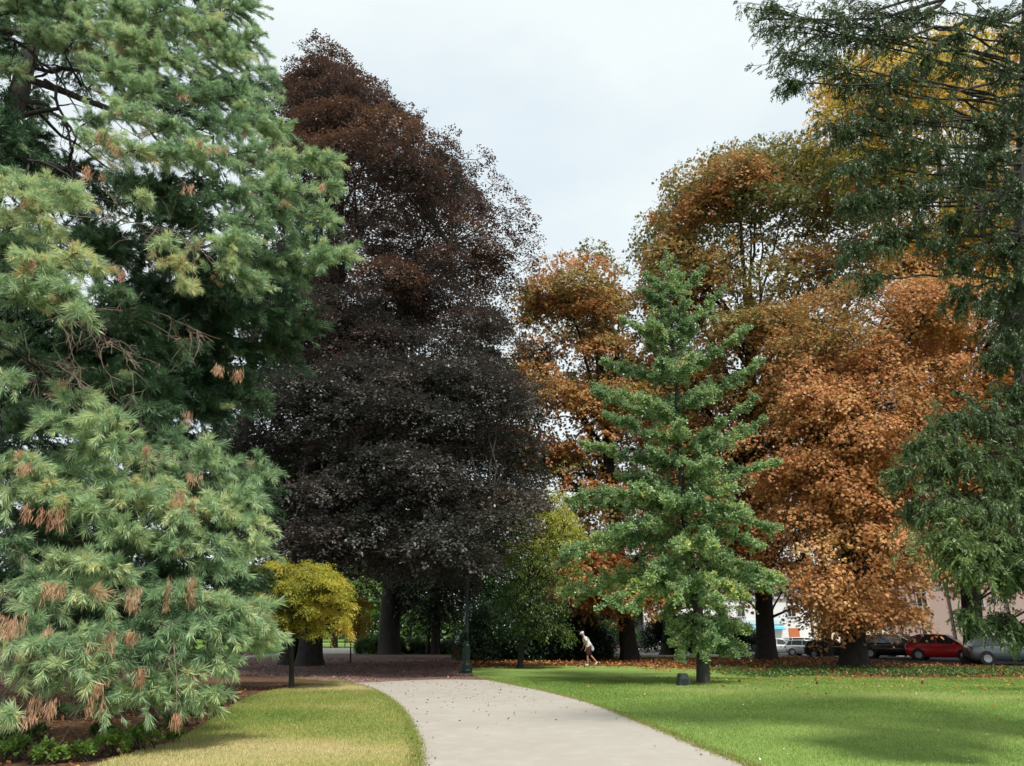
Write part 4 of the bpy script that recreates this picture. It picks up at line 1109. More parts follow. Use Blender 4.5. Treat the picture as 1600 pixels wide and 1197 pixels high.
# (px, py, depth, radius, tone) boughs read off the photograph; light and shade put into tone, 0 dark .. 1 yellow green
PADS = [(345, 15, 15.5, .9, .45), (300, 50, 15, .9, .5), (240, 20, 15, .9, .45), (170, 25, 15, .9, .5), (100, 20, 15, .9, .45), (30, 20, 15, .9, .45), (370, 65, 15.5, .7, .45), (395, 110, 15.5, .45, .4), (412, 130, 15.5, .4, .38),
        (330, 90, 15, .8, .5), (250, 95, 14.5, .8, .5), (190, 75, 14.5, .8, .5), (120, 60, 14.5, .8, .48), (60, 60, 15, .7, .4), (160, 120, 14, .7, .5), (215, 150, 14, .7, .45), (280, 150, 14.5, .7, .35), (350, 150, 15, .8, .4), (15, 110, 15, .5, .4),
        (385, 185, 15, .7, .48), (420, 205, 15.5, .55, .5), (330, 200, 14.5, .7, .35), (190, 180, 13.5, .6, .5), (250, 205, 14, .7, .42), (420, 245, 15, .6, .52), (465, 250, 15, .55, .52), (500, 255, 15, .45, .5), (510, 290, 15, .4, .45),
        (380, 240, 14.5, .7, .4), (320, 250, 14, .6, .38), (150, 225, 13, .6, .6), (195, 240, 13, .55, .55), (135, 190, 14, .5, .4), (250, 245, 13.5, .6, .5), (290, 235, 13.5, .5, .5), (405, 285, 14.5, .5, .55), (350, 300, 14, .7, .35), (440, 300, 14.5, .6, .45),
        (480, 330, 15, .5, .5), (505, 345, 15, .35, .5), (510, 395, 15, .55, .48), (480, 405, 15, .5, .45), (420, 330, 14.5, .6, .35), (465, 375, 15.2, .5, .4), (440, 420, 15.5, .6, .3), (400, 400, 15, .6, .35), (370, 350, 14, .6, .4), (330, 385, 13.5, .6, .55), (365, 375, 13.5, .5, .5), (290, 330, 14.2, .7, .25), (240, 300, 14.5, .7, .25), (200, 290, 14.5, .6, .25),
        (270, 412, 13, .35, .75), (285, 445, 13, .35, .75), (250, 380, 13, .4, .6), (350, 420, 13.5, .5, .6), (385, 440, 14, .45, .5), (215, 310, 13, .3, .6),
        (30, 300, 11.5, .5, .6), (90, 305, 11.5, .5, .6), (60, 335, 11.5, .5, .6), (120, 320, 11.5, .35, .62), (20, 350, 12, .5, .6), (80, 365, 11.5, .35, .65), (10, 280, 12, .5, .5), (50, 410, 11, .5, .66), (110, 400, 11, .45, .66), (140, 420, 11, .35, .62), (70, 440, 11, .4, .6), (50, 465, 11, .45, .6), (100, 460, 11, .45, .55), (130, 490, 11, .3, .55), (20, 450, 11, .5, .5), (5, 590, 11, .4, .55), (0, 520, 11.5, .4, .4), (20, 385, 12.6, .6, .4), (-5, 425, 12.6, .6, .35), (55, 375, 13, .5, .4), (160, 455, 13, .5, .3), (180, 500, 13.5, .6, .2), (30, 560, 13.5, .7, .15), (150, 590, 14, .7, .15), (215, 600, 14, .7, .12), (250, 540, 14.2, .7, .15), (240, 640, 13.6, .6, .2),
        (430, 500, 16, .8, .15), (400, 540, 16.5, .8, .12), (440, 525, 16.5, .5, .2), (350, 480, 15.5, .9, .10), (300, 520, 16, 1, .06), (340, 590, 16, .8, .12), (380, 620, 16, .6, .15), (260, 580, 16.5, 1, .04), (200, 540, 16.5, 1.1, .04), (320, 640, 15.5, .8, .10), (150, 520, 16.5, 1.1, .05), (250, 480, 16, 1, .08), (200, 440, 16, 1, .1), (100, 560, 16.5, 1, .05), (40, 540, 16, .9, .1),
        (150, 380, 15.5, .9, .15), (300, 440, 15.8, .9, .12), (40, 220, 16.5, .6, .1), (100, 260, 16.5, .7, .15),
        (110, 625, 12, .5, .58), (90, 660, 11.8, .5, .62), (150, 660, 11.8, .5, .62), (190, 650, 12.2, .4, .55), (60, 640, 12.3, .4, .4), (120, 700, 12, .5, .55), (180, 690, 12, .45, .55), (100, 740, 11.8, .4, .5), (170, 740, 12.2, .5, .6), (30, 720, 11.5, .5, .6), (10, 760, 11.5, .5, .6), (70, 760, 11.6, .4, .65), (100, 775, 11.6, .4, .65),
        (260, 690, 13.5, .6, .4), (310, 700, 13.5, .5, .5), (340, 720, 13.5, .5, .5), (280, 735, 13, .45, .45), (400, 725, 14, .45, .45), (375, 745, 14, .45, .4), (420, 740, 14, .3, .45), (235, 720, 12.8, .5, .62), (260, 750, 12.6, .5, .68),
        (200, 770, 12.2, .6, .68), (270, 790, 12.3, .6, .66), (330, 790, 12.8, .6, .6), (375, 770, 13.2, .5, .5), (390, 815, 13, .5, .6), (400, 845, 13, .4, .58), (140, 800, 11.8, .5, .6), (330, 840, 12.6, .5, .5), (270, 850, 12.3, .5, .5), (200, 830, 12, .5, .55), (350, 880, 12.6, .4, .55), (380, 870, 12.8, .35, .55),
        (100, 870, 11.6, .5, .6), (140, 880, 11.6, .5, .62), (190, 890, 11.9, .5, .5), (60, 910, 11.4, .5, .5), (110, 920, 11.5, .5, .58), (160, 930, 11.7, .45, .62), (60, 940, 11.4, .45, .6), (240, 930, 12, .5, .35), (290, 920, 12.2, .5, .5),
        (310, 935, 12.2, .5, .58), (350, 945, 12.4, .5, .6), (385, 960, 12.6, .5, .58), (410, 985, 12.8, .4, .58), (395, 1000, 12.8, .35, .58), (350, 980, 12.3, .45, .5), (300, 970, 12.1, .5, .5), (250, 970, 11.9, .5, .4),
        (20, 990, 11, .5, .5), (60, 1000, 11, .5, .55), (110, 1000, 11.2, .45, .55), (90, 1040, 11, .45, .6), (130, 1045, 11.2, .4, .6), (30, 1040, 11, .4, .5), (60, 1065, 11, .3, .6), (180, 1010, 11.5, .45, .45), (230, 1010, 11.8, .45, .4), (330, 1020, 12.3, .4, .55), (350, 1035, 12.3, .35, .55), (300, 1050, 12, .35, .6),
        (230, 1075, 11.8, .4, .6), (200, 1070, 11.7, .4, .5), (260, 1060, 11.9, .4, .6), (320, 1085, 12.2, .35, .6), (345, 1080, 12.2, .3, .6), (170, 1095, 11.4, .3, .55), (285, 1080, 12, .3, .5), (280, 1020, 12.2, .4, .4), (150, 1070, 11.5, .35, .4), (8, 1112, 9.6, .16, .7), (0, 1118, 9.6, .14, .7), (150, 980, 11.6, .4, .45), (0, 850, 11.5, .5, .3), (40, 830, 12, .5, .2), (0, 640, 12, .5, .25), (30, 670, 12.5, .5, .2), (0, 920, 11.3, .4, .5),
        (200, 960, 12.6, .6, .2), (120, 960, 12.4, .6, .2), (60, 860, 12.8, .7, .15), (250, 890, 13, .6, .2), (150, 850, 13, .6, .2), (290, 810, 13.4, .6, .25), (60, 800, 12.8, .7, .15), (20, 800, 12.6, .6, .15)]
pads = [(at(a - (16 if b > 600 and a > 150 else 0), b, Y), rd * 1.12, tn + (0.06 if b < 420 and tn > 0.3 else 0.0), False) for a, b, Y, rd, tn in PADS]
for i in range(150):      # inner boughs behind the outer ones, shade put into their dark tone
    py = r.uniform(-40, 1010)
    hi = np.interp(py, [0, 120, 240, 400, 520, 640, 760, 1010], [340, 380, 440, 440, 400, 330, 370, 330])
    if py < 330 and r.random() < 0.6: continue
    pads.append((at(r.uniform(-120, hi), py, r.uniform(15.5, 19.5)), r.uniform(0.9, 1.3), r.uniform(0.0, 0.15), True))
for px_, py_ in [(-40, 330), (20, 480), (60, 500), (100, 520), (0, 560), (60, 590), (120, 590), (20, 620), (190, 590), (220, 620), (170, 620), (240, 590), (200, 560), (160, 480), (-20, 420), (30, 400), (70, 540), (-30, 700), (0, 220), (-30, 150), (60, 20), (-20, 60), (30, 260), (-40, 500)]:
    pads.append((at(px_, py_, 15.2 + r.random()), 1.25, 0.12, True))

for i in range(60):
    z = r.uniform(1.5, 24); Rz = 8.5 * (1 - z / 30) + 1.0; a = r.uniform(0.1 * math.pi, 1.15 * math.pi)
    pads.append((np.array([PB[0] + math.cos(a) * Rz * r.uniform(0.6, 1), 17.5 + abs(math.sin(a)) * Rz * r.uniform(0.5, 0.9), z]), r.uniform(0.8, 1.3), r.uniform(0.1, 0.4), True))
for i in range(26):
    z = r.uniform(1.5, 24); Rz = 7.0 * (1 - z / 30); a = r.uniform(0.9 * math.pi, 1.3 * math.pi)
    pads.append((np.array([PB[0] + math.cos(a) * Rz, 17 + math.sin(a) * Rz * 0.7, z]), r.uniform(0.8, 1.2), r.uniform(0.3, 0.6), True))
DEAD = [(158, 40, 14.5, .3), (130, 72, 14.5, .25), (165, 205, 12.6, .4), (180, 222, 12.6, .35), (125, 258, 12.6, .45), (150, 265, 12.6, .35), (385, 195, 14.3, .45), (315, 218, 13, .35), (340, 225, 13, .3), (240, 235, 13, .35), (390, 285, 14, .45), (295, 285, 13.2, .35), (505, 285, 14.6, .45), (290, 145, 14, .25),
        (190, 420, 12.5, .35), (350, 570, 13.4, .55), (370, 575, 13.4, .5), (300, 640, 14, .6), (230, 695, 12.2, .3), (305, 735, 12.6, .35), (275, 765, 12, .6), (312, 775, 12.2, .45), (82, 785, 11.1, .5), (40, 722, 11, .25), (45, 305, 11, .35), (50, 400, 10.6, .3), (78, 790, 11, .4),
        (285, 900, 11.6, .65), (215, 915, 11.4, .5), (90, 905, 11, .5), (10, 955, 10.6, .5), (20, 965, 10.6, .4), (75, 975, 10.8, .5), (170, 985, 11, .4), (200, 985, 11, .25), (215, 1040, 11.2, .35), (52, 1085, 10.6, .45), (82, 1090, 10.6, .35), (145, 1085, 10.9, .35), (275, 1110, 11.4, .35), (155, 1060, 11, .3), (85, 910, 11, .4), (130, 1000, 10.9, .35)]
dead = [(at(a, b, Y), h) for a, b, Y, h in DEAD]
BARE = [((20, 540, 13.5), (175, 640, 12.8), .035, 9), ((60, 480, 13.5), (210, 570, 12.8), .02, 8), ((100, 470, 13.5), (310, 545, 13), .02, 8), ((150, 480, 13.4), (345, 530, 13), .018, 7), ((110, 500, 13.4), (220, 560, 12.6), .014, 7), ((40, 520, 13), (60, 620, 12.5), .016, 6), ((80, 500, 13.4), (130, 620, 12.8), .016, 7), ((130, 480, 13.2), (160, 560, 12.6), .014, 6),
        ((0, 855, 12.5), (130, 845, 11.8), .02, 6), ((0, 830, 12.5), (95, 820, 11.8), .018, 5), ((40, 900, 11.8), (0, 940, 10.9), .016, 4), ((170, 60, 15), (290, 40, 14.4), .02, 4), ((0, 240, 15.5), (130, 290, 14), .05, 6), ((30, 150, 16), (140, 230, 15), .07, 6), ((60, 100, 16.5), (330, 210, 15), .06, 8), ((0, 60, 16), (120, 170, 15), .06, 8), ((110, 330, 13), (300, 380, 12.6), .02, 5), ((220, 360, 13.2), (305, 375, 12.8), .012, 4),
        ((180, 970, 12), (190, 1070, 11.2), .016, 4), ((265, 970, 12), (275, 1050, 11.4), .014, 4), ((300, 840, 12.6), (345, 870, 12), .014, 4), ((200, 680, 12.6), (265, 730, 12.2), .02, 3), ((290, 560, 14), (200, 640, 13.2), .014, 5), ((20, 170, 16), (70, 330, 14.5), .06, 7), ((70, 130, 16), (120, 300, 15), .05, 7)]
bare = [(at(*a), at(*b), ra * (0.6 if ra < 0.045 else 1.0), k) for a, b, ra, k in BARE]
limbs_ = [(at(-120, 330, 16.8), at(110, 260, 15.5), .16), (at(-100, 200, 16.8), at(90, 170, 15.5), .15), (at(-60, 60, 16.8), at(330, 215, 15), .13), (at(-150, 420, 16.5), at(60, 300, 13.5), .12), (at(-150, 500, 16.5), at(100, 600, 13), .10), (at(-60, 20, 16.8), at(240, 110, 15), .12)]
pine('long_needled_pine', 'large pine with pale green needle tufts and brown dead clusters filling the left side', PB, PT, [0.60, 0.46, 0.40, 0.34, 0.28, 0.18, 0.05], pads, r, dead, bare,
     needle_L=0.165, tufts_per=1.2, needles=30, width=0.0085, limb_r=0.045, dark=1.0, extra_limbs=limbs_)
# second, thinner pine between the big one and the beech
r = np.random.default_rng(82)
P2B = tb(334, 1034, 36)
p2t = [P2B + np.array([0, 0, -0.2]), P2B + np.array([0, 0, 4]), P2B + np.array([0.1, 0, 12]), P2B + np.array([0.1, 0, 20]), P2B + np.array([0, 0, 27])]
pads2 = []
for i in range(70):
    z = r.uniform(7, 26); Rz = 4.2 * (1 - (z - 4) / 30) + 0.6; a = r.uniform(0, 2 * math.pi)
    pads2.append((np.array([P2B[0] + math.cos(a) * Rz * r.uniform(0.5, 1), 36 + math.sin(a) * Rz, z]), r.uniform(0.7, 1.1), r.uniform(0.0, 0.3), False))
pine('long_needled_pine', 'dark slender pine between the big pine and the copper beech', P2B, p2t, [0.42, 0.36, 0.28, 0.18, 0.04], pads2, r, [], [], needle_L=0.2, tufts_per=0.6, needles=16, width=0.022, limb_r=0.05, dark=1.0)


# ------------------------------------------------------------------ the drooping conifer on the right
def right_conifer():
    rng = np.random.default_rng(91)
    base = at(1760, 1100, 12.5); base[2] = 0
    root = empty('drooping_conifer', base, 'dark green conifer with drooping scaly sprays hanging in from the right edge', 'tree')
    tp = [at(1760, 1150, 12.5), at(1700, 900, 12.5), at(1640, 720, 12.5), at(1596, 620, 12.5), at(1592, 500, 12.6), at(1596, 250, 12.8), at(1606, 0, 13.0), at(1610, -300, 13.0)]
    tp[0][2] = -0.2
    T = np.array(tp); TR = np.linspace(0.20, 0.09, len(T)); TR[3:6] = 0.10
    paths = [(T, TR)]
    SPd = []
    def limb(a, b, r0, r1=0.012, n=10, up=0.0):
        c = curve_pts(a, b, rng, n, up=up, wob=0.10); paths.append((c, np.linspace(r0, r1, n))); return c
    # big limbs (px, py, depth)
    L1 = [((1700, 60, 13), (1480, 150, 11.5), .08), ((1600, 200, 12.8), (1478, 140, 12), .06), ((1700, 250, 13), (1500, 330, 11.5), .06), ((1600, 20, 13), (1380, 60, 11), .06), ((1480, 0, 12.5), (1330, 110, 11), .05),
          ((1610, 150, 12.8), (1475, 155, 12.2), .05), ((1620, 200, 12.8), (1530, 240, 12), .045), ((1640, -60, 13), (1200, 30, 10.5), .06), ((1600, -80, 13), (1280, 60, 10.5), .05), ((1600, 350, 12.8), (1450, 420, 11.5), .045), ((1700, 640, 12.5), (1420, 730, 11), .05), ((1700, 760, 12.5), (1500, 820, 10.8), .05), ((1700, 880, 12.5), (1500, 900, 10.8), .04)]
    for a, b, r0 in L1:
        limb(at(*a), at(*b), r0, up=-0.02)
    # sprays hang from pads: (px, py, depth, radius m, tone, density), light and shade put into tone
    PD = [(1185, 15, 10.5, .35, .3), (1215, 40, 10.5, .45, .3), (1230, 90, 10.5, .45, .3), (1222, 130, 10.5, .25, .3), (1270, 30, 10.6, .5, .3), (1265, 100, 10.6, .45, .3), (1310, 60, 10.8, .5, .25), (1340, 20, 11, .6, .25), (1320, 130, 11, .5, .25), (1380, 50, 11, .6, .25), (1380, 120, 11, .6, .25), (1430, 20, 11.5, .6, .3), (1430, 90, 11.3, .5, .3), (1480, 60, 11.8, .5, .3), (1540, 30, 12, .6, .3), (1580, 60, 12, .5, .25),
          (1300, 200, 11, .5, .3), (1340, 190, 11, .5, .25), (1390, 190, 11.2, .5, .25), (1440, 180, 11.5, .5, .3), (1500, 110, 12, .45, .3), (1560, 120, 12, .5, .2), (1590, 160, 11.8, .5, .2), (1310, 260, 11, .4, .3), (1360, 250, 11.2, .5, .25), (1410, 240, 11.3, .5, .3), (1460, 240, 11.5, .4, .3), (1520, 200, 12, .35, .3), (1550, 250, 12, .45, .3),
          (1320, 320, 11, .4, .3), (1350, 310, 11.2, .5, .3), (1400, 310, 11.2, .5, .25), (1440, 300, 11.4, .4, .2), (1330, 390, 11.2, .4, .3), (1380, 370, 11.2, .45, .25), (1350, 440, 11.3, .35, .25), (1490, 340, 11.5, .4, .15), (1540, 330, 11.5, .6, .1), (1580, 300, 11.5, .6, .1), (1590, 380, 11.3, .6, .1), (1560, 400, 11.3, .5, .15), (1590, 450, 11.3, .5, .2), (1550, 470, 11.4, .5, .2), (1580, 510, 11.4, .4, .15), (1490, 410, 11.6, .3, .3), (1420, 360, 11.4, .35, .3),
          (1480, 660, 11, .4, .4), (1530, 660, 11, .5, .35), (1580, 660, 11, .5, .35), (1440, 690, 10.8, .35, .45), (1450, 740, 10.6, .35, .5), (1400, 745, 11, .2, .45), (1490, 720, 10.6, .5, .45), (1540, 730, 10.6, .5, .4), (1590, 730, 10.6, .5, .4), (1480, 790, 10.3, .45, .55), (1530, 800, 10.3, .5, .5), (1580, 790, 10.4, .5, .45), (1470, 850, 10.2, .4, .7), (1500, 870, 10.1, .45, .75), (1550, 860, 10.2, .5, .6), (1590, 860, 10.2, .5, .5), (1520, 885, 10.1, .3, .65), (1560, 890, 10.2, .4, .5), (1595, 900, 10.2, .4, .45), (1560, 975, 10.3, .24, .4), (1592, 985, 10.3, .28, .4), (1508, 960, 10.3, .16, .5), (1590, 560, 11.2, .45, .2), (1555, 560, 11.6, .35, .15), (1592, 610, 11.2, .4, .3), (1500, 460, 11.6, .35, .2), (1470, 380, 11.6, .35, .25), (1560, 200, 11.8, .5, .2), (1500, 270, 11.8, .45, .25), (1430, 800, 11, .25, .5), (1640, 900, 10.8, .6, .4), (1640, 780, 11, .7, .4), (1640, 660, 11.5, .7, .3), (1650, 400, 12, .8, .2), (1650, 200, 12.5, .8, .2), (1650, 20, 12.5, .9, .2), (1700, 530, 12, .8, .2)]
    for i in range(9):      # the crown above and outside the frame
        z = rng.uniform(3, 18); a = rng.uniform(-1.2, 1.9)
        p = np.interp(z, T[:, 2], T[:, 0]) + math.cos(a) * rng.uniform(1.5, 3.5), 12.8 + math.sin(a) * rng.uniform(1, 3), z
        PD.append((None, np.array(p), None, rng.uniform(0.5, 0.8), 0.2))
    for i in range(26):      # the side turned away from the path
        z = rng.uniform(2.5, 17); a = rng.uniform(-0.7, 0.9); tx = np.interp(z, T[:, 2], T[:, 0])
        PD.append((None, np.array([tx + math.cos(a) * rng.uniform(0.8, 3.0), 12.8 + math.sin(a) * 2.0, z]), None, rng.uniform(0.5, 0.8), 0.25))
    SP, SA, ST, SL = [], [], [], []
    for q in PD:
        c = at(q[0], q[1], q[2]) if q[0] is not None else q[1]
        rad, tone = q[3], q[4]
        zt = min(c[2] + 0.8, T[-1, 2])
        p0 = np.array([np.interp(zt, T[:, 2], T[:, 0]), np.interp(zt, T[:, 2], T[:, 1]), zt])
        lc = limb(p0, c, 0.03, 0.01, 10, up=0.02)
        nb = int((64 if (q[1] is None or isinstance(q[1], np.ndarray) or q[1] > 600) else 38) * rad ** 1.3) + 6
        for b in range(nb):
            f = rng.uniform(4.5, 9); j = int(min(f, 8)); s0 = lc[j] + (lc[j + 1] - lc[j]) * (f - j)
            e = c + rng.normal(0, 1, 3) * rad * np.array([.55, .55, .42])
            s0 = c + (s0 - c) * min(1, rad / 0.9)
            cp = curve_pts(s0, e, rng, 5, up=0.08, wob=0.12)
            paths.append((cp, np.linspace(0.009, 0.003, 5)))
            for u in np.linspace(0.3, 1, 7):
                g = u * 4; jj = int(min(g, 3)); pos = cp[jj] + (cp[jj + 1] - cp[jj]) * (g - jj)
                d = unit(cp[jj + 1] - cp[jj]) * 0.6 + rng.normal(0, 0.5, 3) + np.array([0, 0, -0.75])
                SP.append(pos); SA.append(unit(d)); ST.append(tone + rng.normal(0, 0.08)); SL.append(rng.uniform(0.10, 0.26))
    SP, SA, ST, SL = map(np.array, (SP, SA, ST, SL))
    n = len(SP); k = 26; si = np.repeat(np.arange(n), k); m = n * k
    t = rng.random(m)
    S = unit(np.cross(SA, rng.normal(0, 1, (n, 3))))
    sd = rng.choice([-1.0, 1.0], m)
    droop_ = np.array([0, 0, -0.25]) * (t ** 2)[:, None] * SL[si][:, None]
    P = SP[si] + SA[si] * (t * SL[si])[:, None] + droop_
    A = unit(SA[si] * 0.9 + S[si] * (sd * 0.7)[:, None] + rng.normal(0, 0.18, (m, 3)) - np.array([0, 0, 0.2]))
    lv = Leaves(); lv.add(P, A, unit(rng.normal(0, 1, (m, 3)) + np.array([0, -0.4, 0.5])), 0.065 * rng.uniform(0.7, 1.3, m) * (1.3 - 0.6 * t), 0.015, ST[si] + rng.normal(0, 0.1, m))
    print('conifer leaves', m)
    tube_obj('trunk', paths, BARK_DARK, root, 6, base)
    lv.build('foliage', SCALE, root, 0.5, base, keep=lambda P: P[:, 2] > 0.1)


right_conifer()


# ================================================================== built things
def bm_new(): return bmesh.new()


def add_box(bm, c, s, rz=0.0, bev=0.0, taper=None):
    r_ = bmesh.ops.create_cube(bm, size=1.0)
    vs = r_['verts']
    for v in vs:
        x, y, z = v.co.x * s[0], v.co.y * s[1], v.co.z * s[2]
        if taper and z > 0: x *= taper[0]; y *= taper[1]
        v.co = (x, y, z)
    if bev > 0:
        es = list({e for v in vs for e in v.link_edges})
        rb = bmesh.ops.bevel(bm, geom=es, offset=bev, segments=2, affect='EDGES')
        vs = list({v for f in rb['faces'] for v in f.verts} | {v for v in vs if v.is_valid})
    M = Matrix.Translation(c) @ Matrix.Rotation(rz, 4, 'Z')
    bmesh.ops.transform(bm, matrix=M, verts=[v for v in vs if v.is_valid])


def add_lathe(bm, prof, n=16, c=(0, 0, 0), axis='Z', flat=False):
    rings = []
    for r_, z in prof:
        ring = []
        for i in range(n):
            a = 2 * math.pi * i / n
            if axis == 'Z': p = (c[0] + r_ * math.cos(a), c[1] + r_ * math.sin(a), c[2] + z)
            else: p = (c[0] + r_ * math.cos(a), c[1] + z, c[2] + r_ * math.sin(a))
            ring.append(bm.verts.new(p))
        rings.append(ring)
    for k in range(len(rings) - 1):
        for i in range(n):
            bm.faces.new((rings[k][i], rings[k][(i + 1) % n], rings[k + 1][(i + 1) % n], rings[k + 1][i]))
    for ring in (rings[0][::-1], rings[-1]):
        if (ring[0].co - ring[n // 2].co).length > 1e-3:
            bm.faces.new(ring)


def part(name, bm, mat, parent, smooth=False):
    bmesh.ops.recalc_face_normals(bm, faces=bm.faces[:])
    me = bpy.data.meshes.new(name)
    bm.to_mesh(me); bm.free()
    return link_mesh(name, me, mat, parent, smooth)


IRON = mat_plain('iron_dark_green', (0.012, 0.028, 0.024), 0.45, 0.2, noise=0.25, nscale=6)
GLASSM = mat_glass('lamp_glass', (0.35, 0.37, 0.36))

# ---- lamp post
g = ground(728, 1052)
lp_ = empty('lamp_post', g, 'dark green cast iron lamp post at the edge of the shaded square', 'lamp post')
bm = bm_new()
add_lathe(bm, [(0.27, 0), (0.27, 0.12), (0.24, 0.16), (0.23, 0.34), (0.19, 0.42), (0.165, 0.50), (0.155, 1.05), (0.165, 1.10), (0.12, 1.18), (0.10, 1.30)], 8)
part('base', bm, IRON, lp_)
bm = bm_new()
add_lathe(bm, [(0.095, 1.30), (0.09, 1.6), (0.105, 1.62), (0.105, 1.68), (0.08, 1.72), (0.06, 3.9), (0.085, 3.95), (0.085, 4.02), (0.045, 4.1), (0.04, 4.35)], 16)
part('pole', bm, IRON, lp_, True)
bm = bm_new()
add_lathe(bm, [(0.10, 4.35), (0.13, 4.38), (0.13, 4.41)], 6)
add_lathe(bm, [(0.23, 4.88), (0.24, 4.91), (0.12, 5.08), (0.05, 5.14), (0.05, 5.2), (0.02, 5.3)], 6)
for i in range(6):
    a = math.pi / 3 * i
    add_box(bm, (0.165 * math.cos(a), 0.165 * math.sin(a), 4.65), (0.02, 0.02, 0.48), a)
ln_ = part('lantern', bm, IRON, lp_)
bm = bm_new(); add_lathe(bm, [(0.115, 4.415), (0.19, 4.878)], 6)
part('pane', bm, GLASSM, ln_)

# ---- litter bin and the slanted board behind it
WOOD = mat_plain('bin_wood', (0.20, 0.075, 0.03), 0.75, noise=0.35, nscale=9)
g = ground(713, 1029)
bn = empty('litter_bin', g, 'square brown wooden litter bin beside the lamp post', 'litter bin')
bm = bm_new()
for i in range(6):
    for sx, sy, rz in ((0, -0.27, 0), (0, 0.27, 0)):
        add_box(bm, (-0.225 + i * 0.09, sy, 0.43), (0.08, 0.03, 0.70), 0, 0.006)
    for sx in (-0.27, 0.27):
        add_box(bm, (sx, -0.225 + i * 0.09, 0.43), (0.03, 0.08, 0.70), 0, 0.006)
part('slats', bm, WOOD, bn)
bm = bm_new(); add_box(bm, (0, 0, 0.80), (0.60, 0.60, 0.035), 0, 0.01)
part('rim', bm, mat_plain('bin_rim', (0.06, 0.05, 0.04), 0.6), bn)
bm = bm_new(); add_lathe(bm, [(0.20, 0.09), (0.22, 0.78)], 14)
part('liner', bm, mat_plain('bin_liner', (0.03, 0.03, 0.03), 0.5), bn)
for sx in (-0.2, 0.2):
    for sy in (-0.2, 0.2):
        bm = bm_new(); add_box(bm, (sx, sy, 0.04), (0.05, 0.05, 0.08)); part('foot', bm, IRON, bn)
g = tb(719, 1027, 54)
bd = empty('information_board', g, 'pale blue slanted information board behind the brown litter bin', 'board', None, R(-20))
bm = bm_new(); add_box(bm, (0, 0, 0), (0.75, 0.03, 0.60), 0, 0.008)
bmesh.ops.transform(bm, matrix=Matrix.Translation((0, 0, 1.15)) @ Matrix.Rotation(R(-38), 4, 'X'), verts=bm.verts[:])
part('panel', bm, mat_plain('board_panel', (0.38, 0.47, 0.52), 0.35, noise=0.15, nscale=5), bd)
for sx in (-0.3, 0.3):
    bm = bm_new(); add_box(bm, (sx, 0.05, 0.5), (0.05, 0.05, 1.02)); part('leg', bm, mat_plain('board_leg', (0.25, 0.28, 0.30), 0.4, 0.6), bd)

# ---- bench on the far lawn
g = ground(549, 1012)
be = empty('park_bench', g, 'dark park bench on the far side of the sunny path, under the amber leaves', 'bench', None, R(6))
BW = mat_plain('bench_wood', (0.05, 0.035, 0.025), 0.7, noise=0.3, nscale=5)
bm = bm_new()
for i in range(4): add_box(bm, (0, -0.2 + i * 0.12, 0.45), (1.7, 0.10, 0.035), 0, 0.008)
part('seat', bm, BW, be)
bm = bm_new()
for i in range(3): add_box(bm, (0, 0.24 + i * 0.03, 0.58 + i * 0.13), (1.7, 0.03, 0.10), 0, 0.008)
part('backrest', bm, BW, be)
for sx in (-0.7, 0.7):
    bm = bm_new()
    add_box(bm, (sx, -0.18, 0.215), (0.06, 0.06, 0.43)); add_box(bm, (sx, 0.2, 0.215), (0.06, 0.06, 0.43))
    add_box(bm, (sx, 0.01, 0.41), (0.052, 0.44, 0.04)); add_box(bm, (sx, 0.285, 0.62), (0.05, 0.035, 0.5))
    part('frame', bm, IRON, be)
g = ground(559, 1012.5)
bb = empty('litter_bin', g, 'low dark brown box bin at the right end of the bench', 'litter bin')
bm = bm_new(); add_box(bm, (0, 0, 0.36), (0.62, 0.55, 0.66), 0, 0.02); part('body', bm, mat_plain('bin_dark', (0.09, 0.035, 0.03), 0.7, noise=0.3), bb)
bm = bm_new(); add_box(bm, (0, 0, 0.715), (0.68, 0.6, 0.05), 0, 0.015); part('lid', bm, BW, bb)

# ---- ground uplight beside the ginkgo
g = ground(1067, 1073)
up = empty('ground_uplight', g, 'dark grey tapered floodlight box on the grass left of the ginkgo trunk', 'floodlight', None, R(12))
bm = bm_new(); add_box(bm, (0, 0, 0.02), (0.44, 0.36, 0.035), 0, 0.008)
part('base_plate', bm, mat_plain('plate_grey', (0.35, 0.36, 0.35), 0.5, noise=0.2), up)
bm = bm_new(); add_box(bm, (0.02, 0, 0.215), (0.40, 0.32, 0.35), 0, 0.02, (0.66, 0.8))
part('housing', bm, mat_plain('housing_dark', (0.028, 0.036, 0.036), 0.5, 0.0, noise=0.2, nscale=12), up)
bm = bm_new(); add_box(bm, (0.02, 0, 0.397), (0.23, 0.22, 0.012), 0, 0.004)
part('lens', bm, mat_glass('lens_glass', (0.10, 0.11, 0.12)), up)
bm = bm_new()
for i in range(5): add_box(bm, (-0.10 + i * 0.055, -0.165, 0.14), (0.012, 0.02, 0.2))
part('cooling_fins', bm, IRON, up)


# ---- cars
TYRE = mat_plain('tyre', (0.015, 0.015, 0.016), 0.85)
RIM = mat_plain('rim', (0.45, 0.46, 0.47), 0.3, 0.8)
CGLASS = mat_glass('car_glass', (0.03, 0.04, 0.045))
LIGHTM = mat_plain('headlight', (0.75, 0.78, 0.80), 0.12, 0.2, coat=1.0)
REDL = mat_plain('tail_light', (0.35, 0.01, 0.01), 0.2, coat=1.0)
TRIM = mat_plain('black_trim', (0.02, 0.02, 0.022), 0.6)
PLATE = mat_plain('number_plate', (0.7, 0.7, 0.68), 0.5)


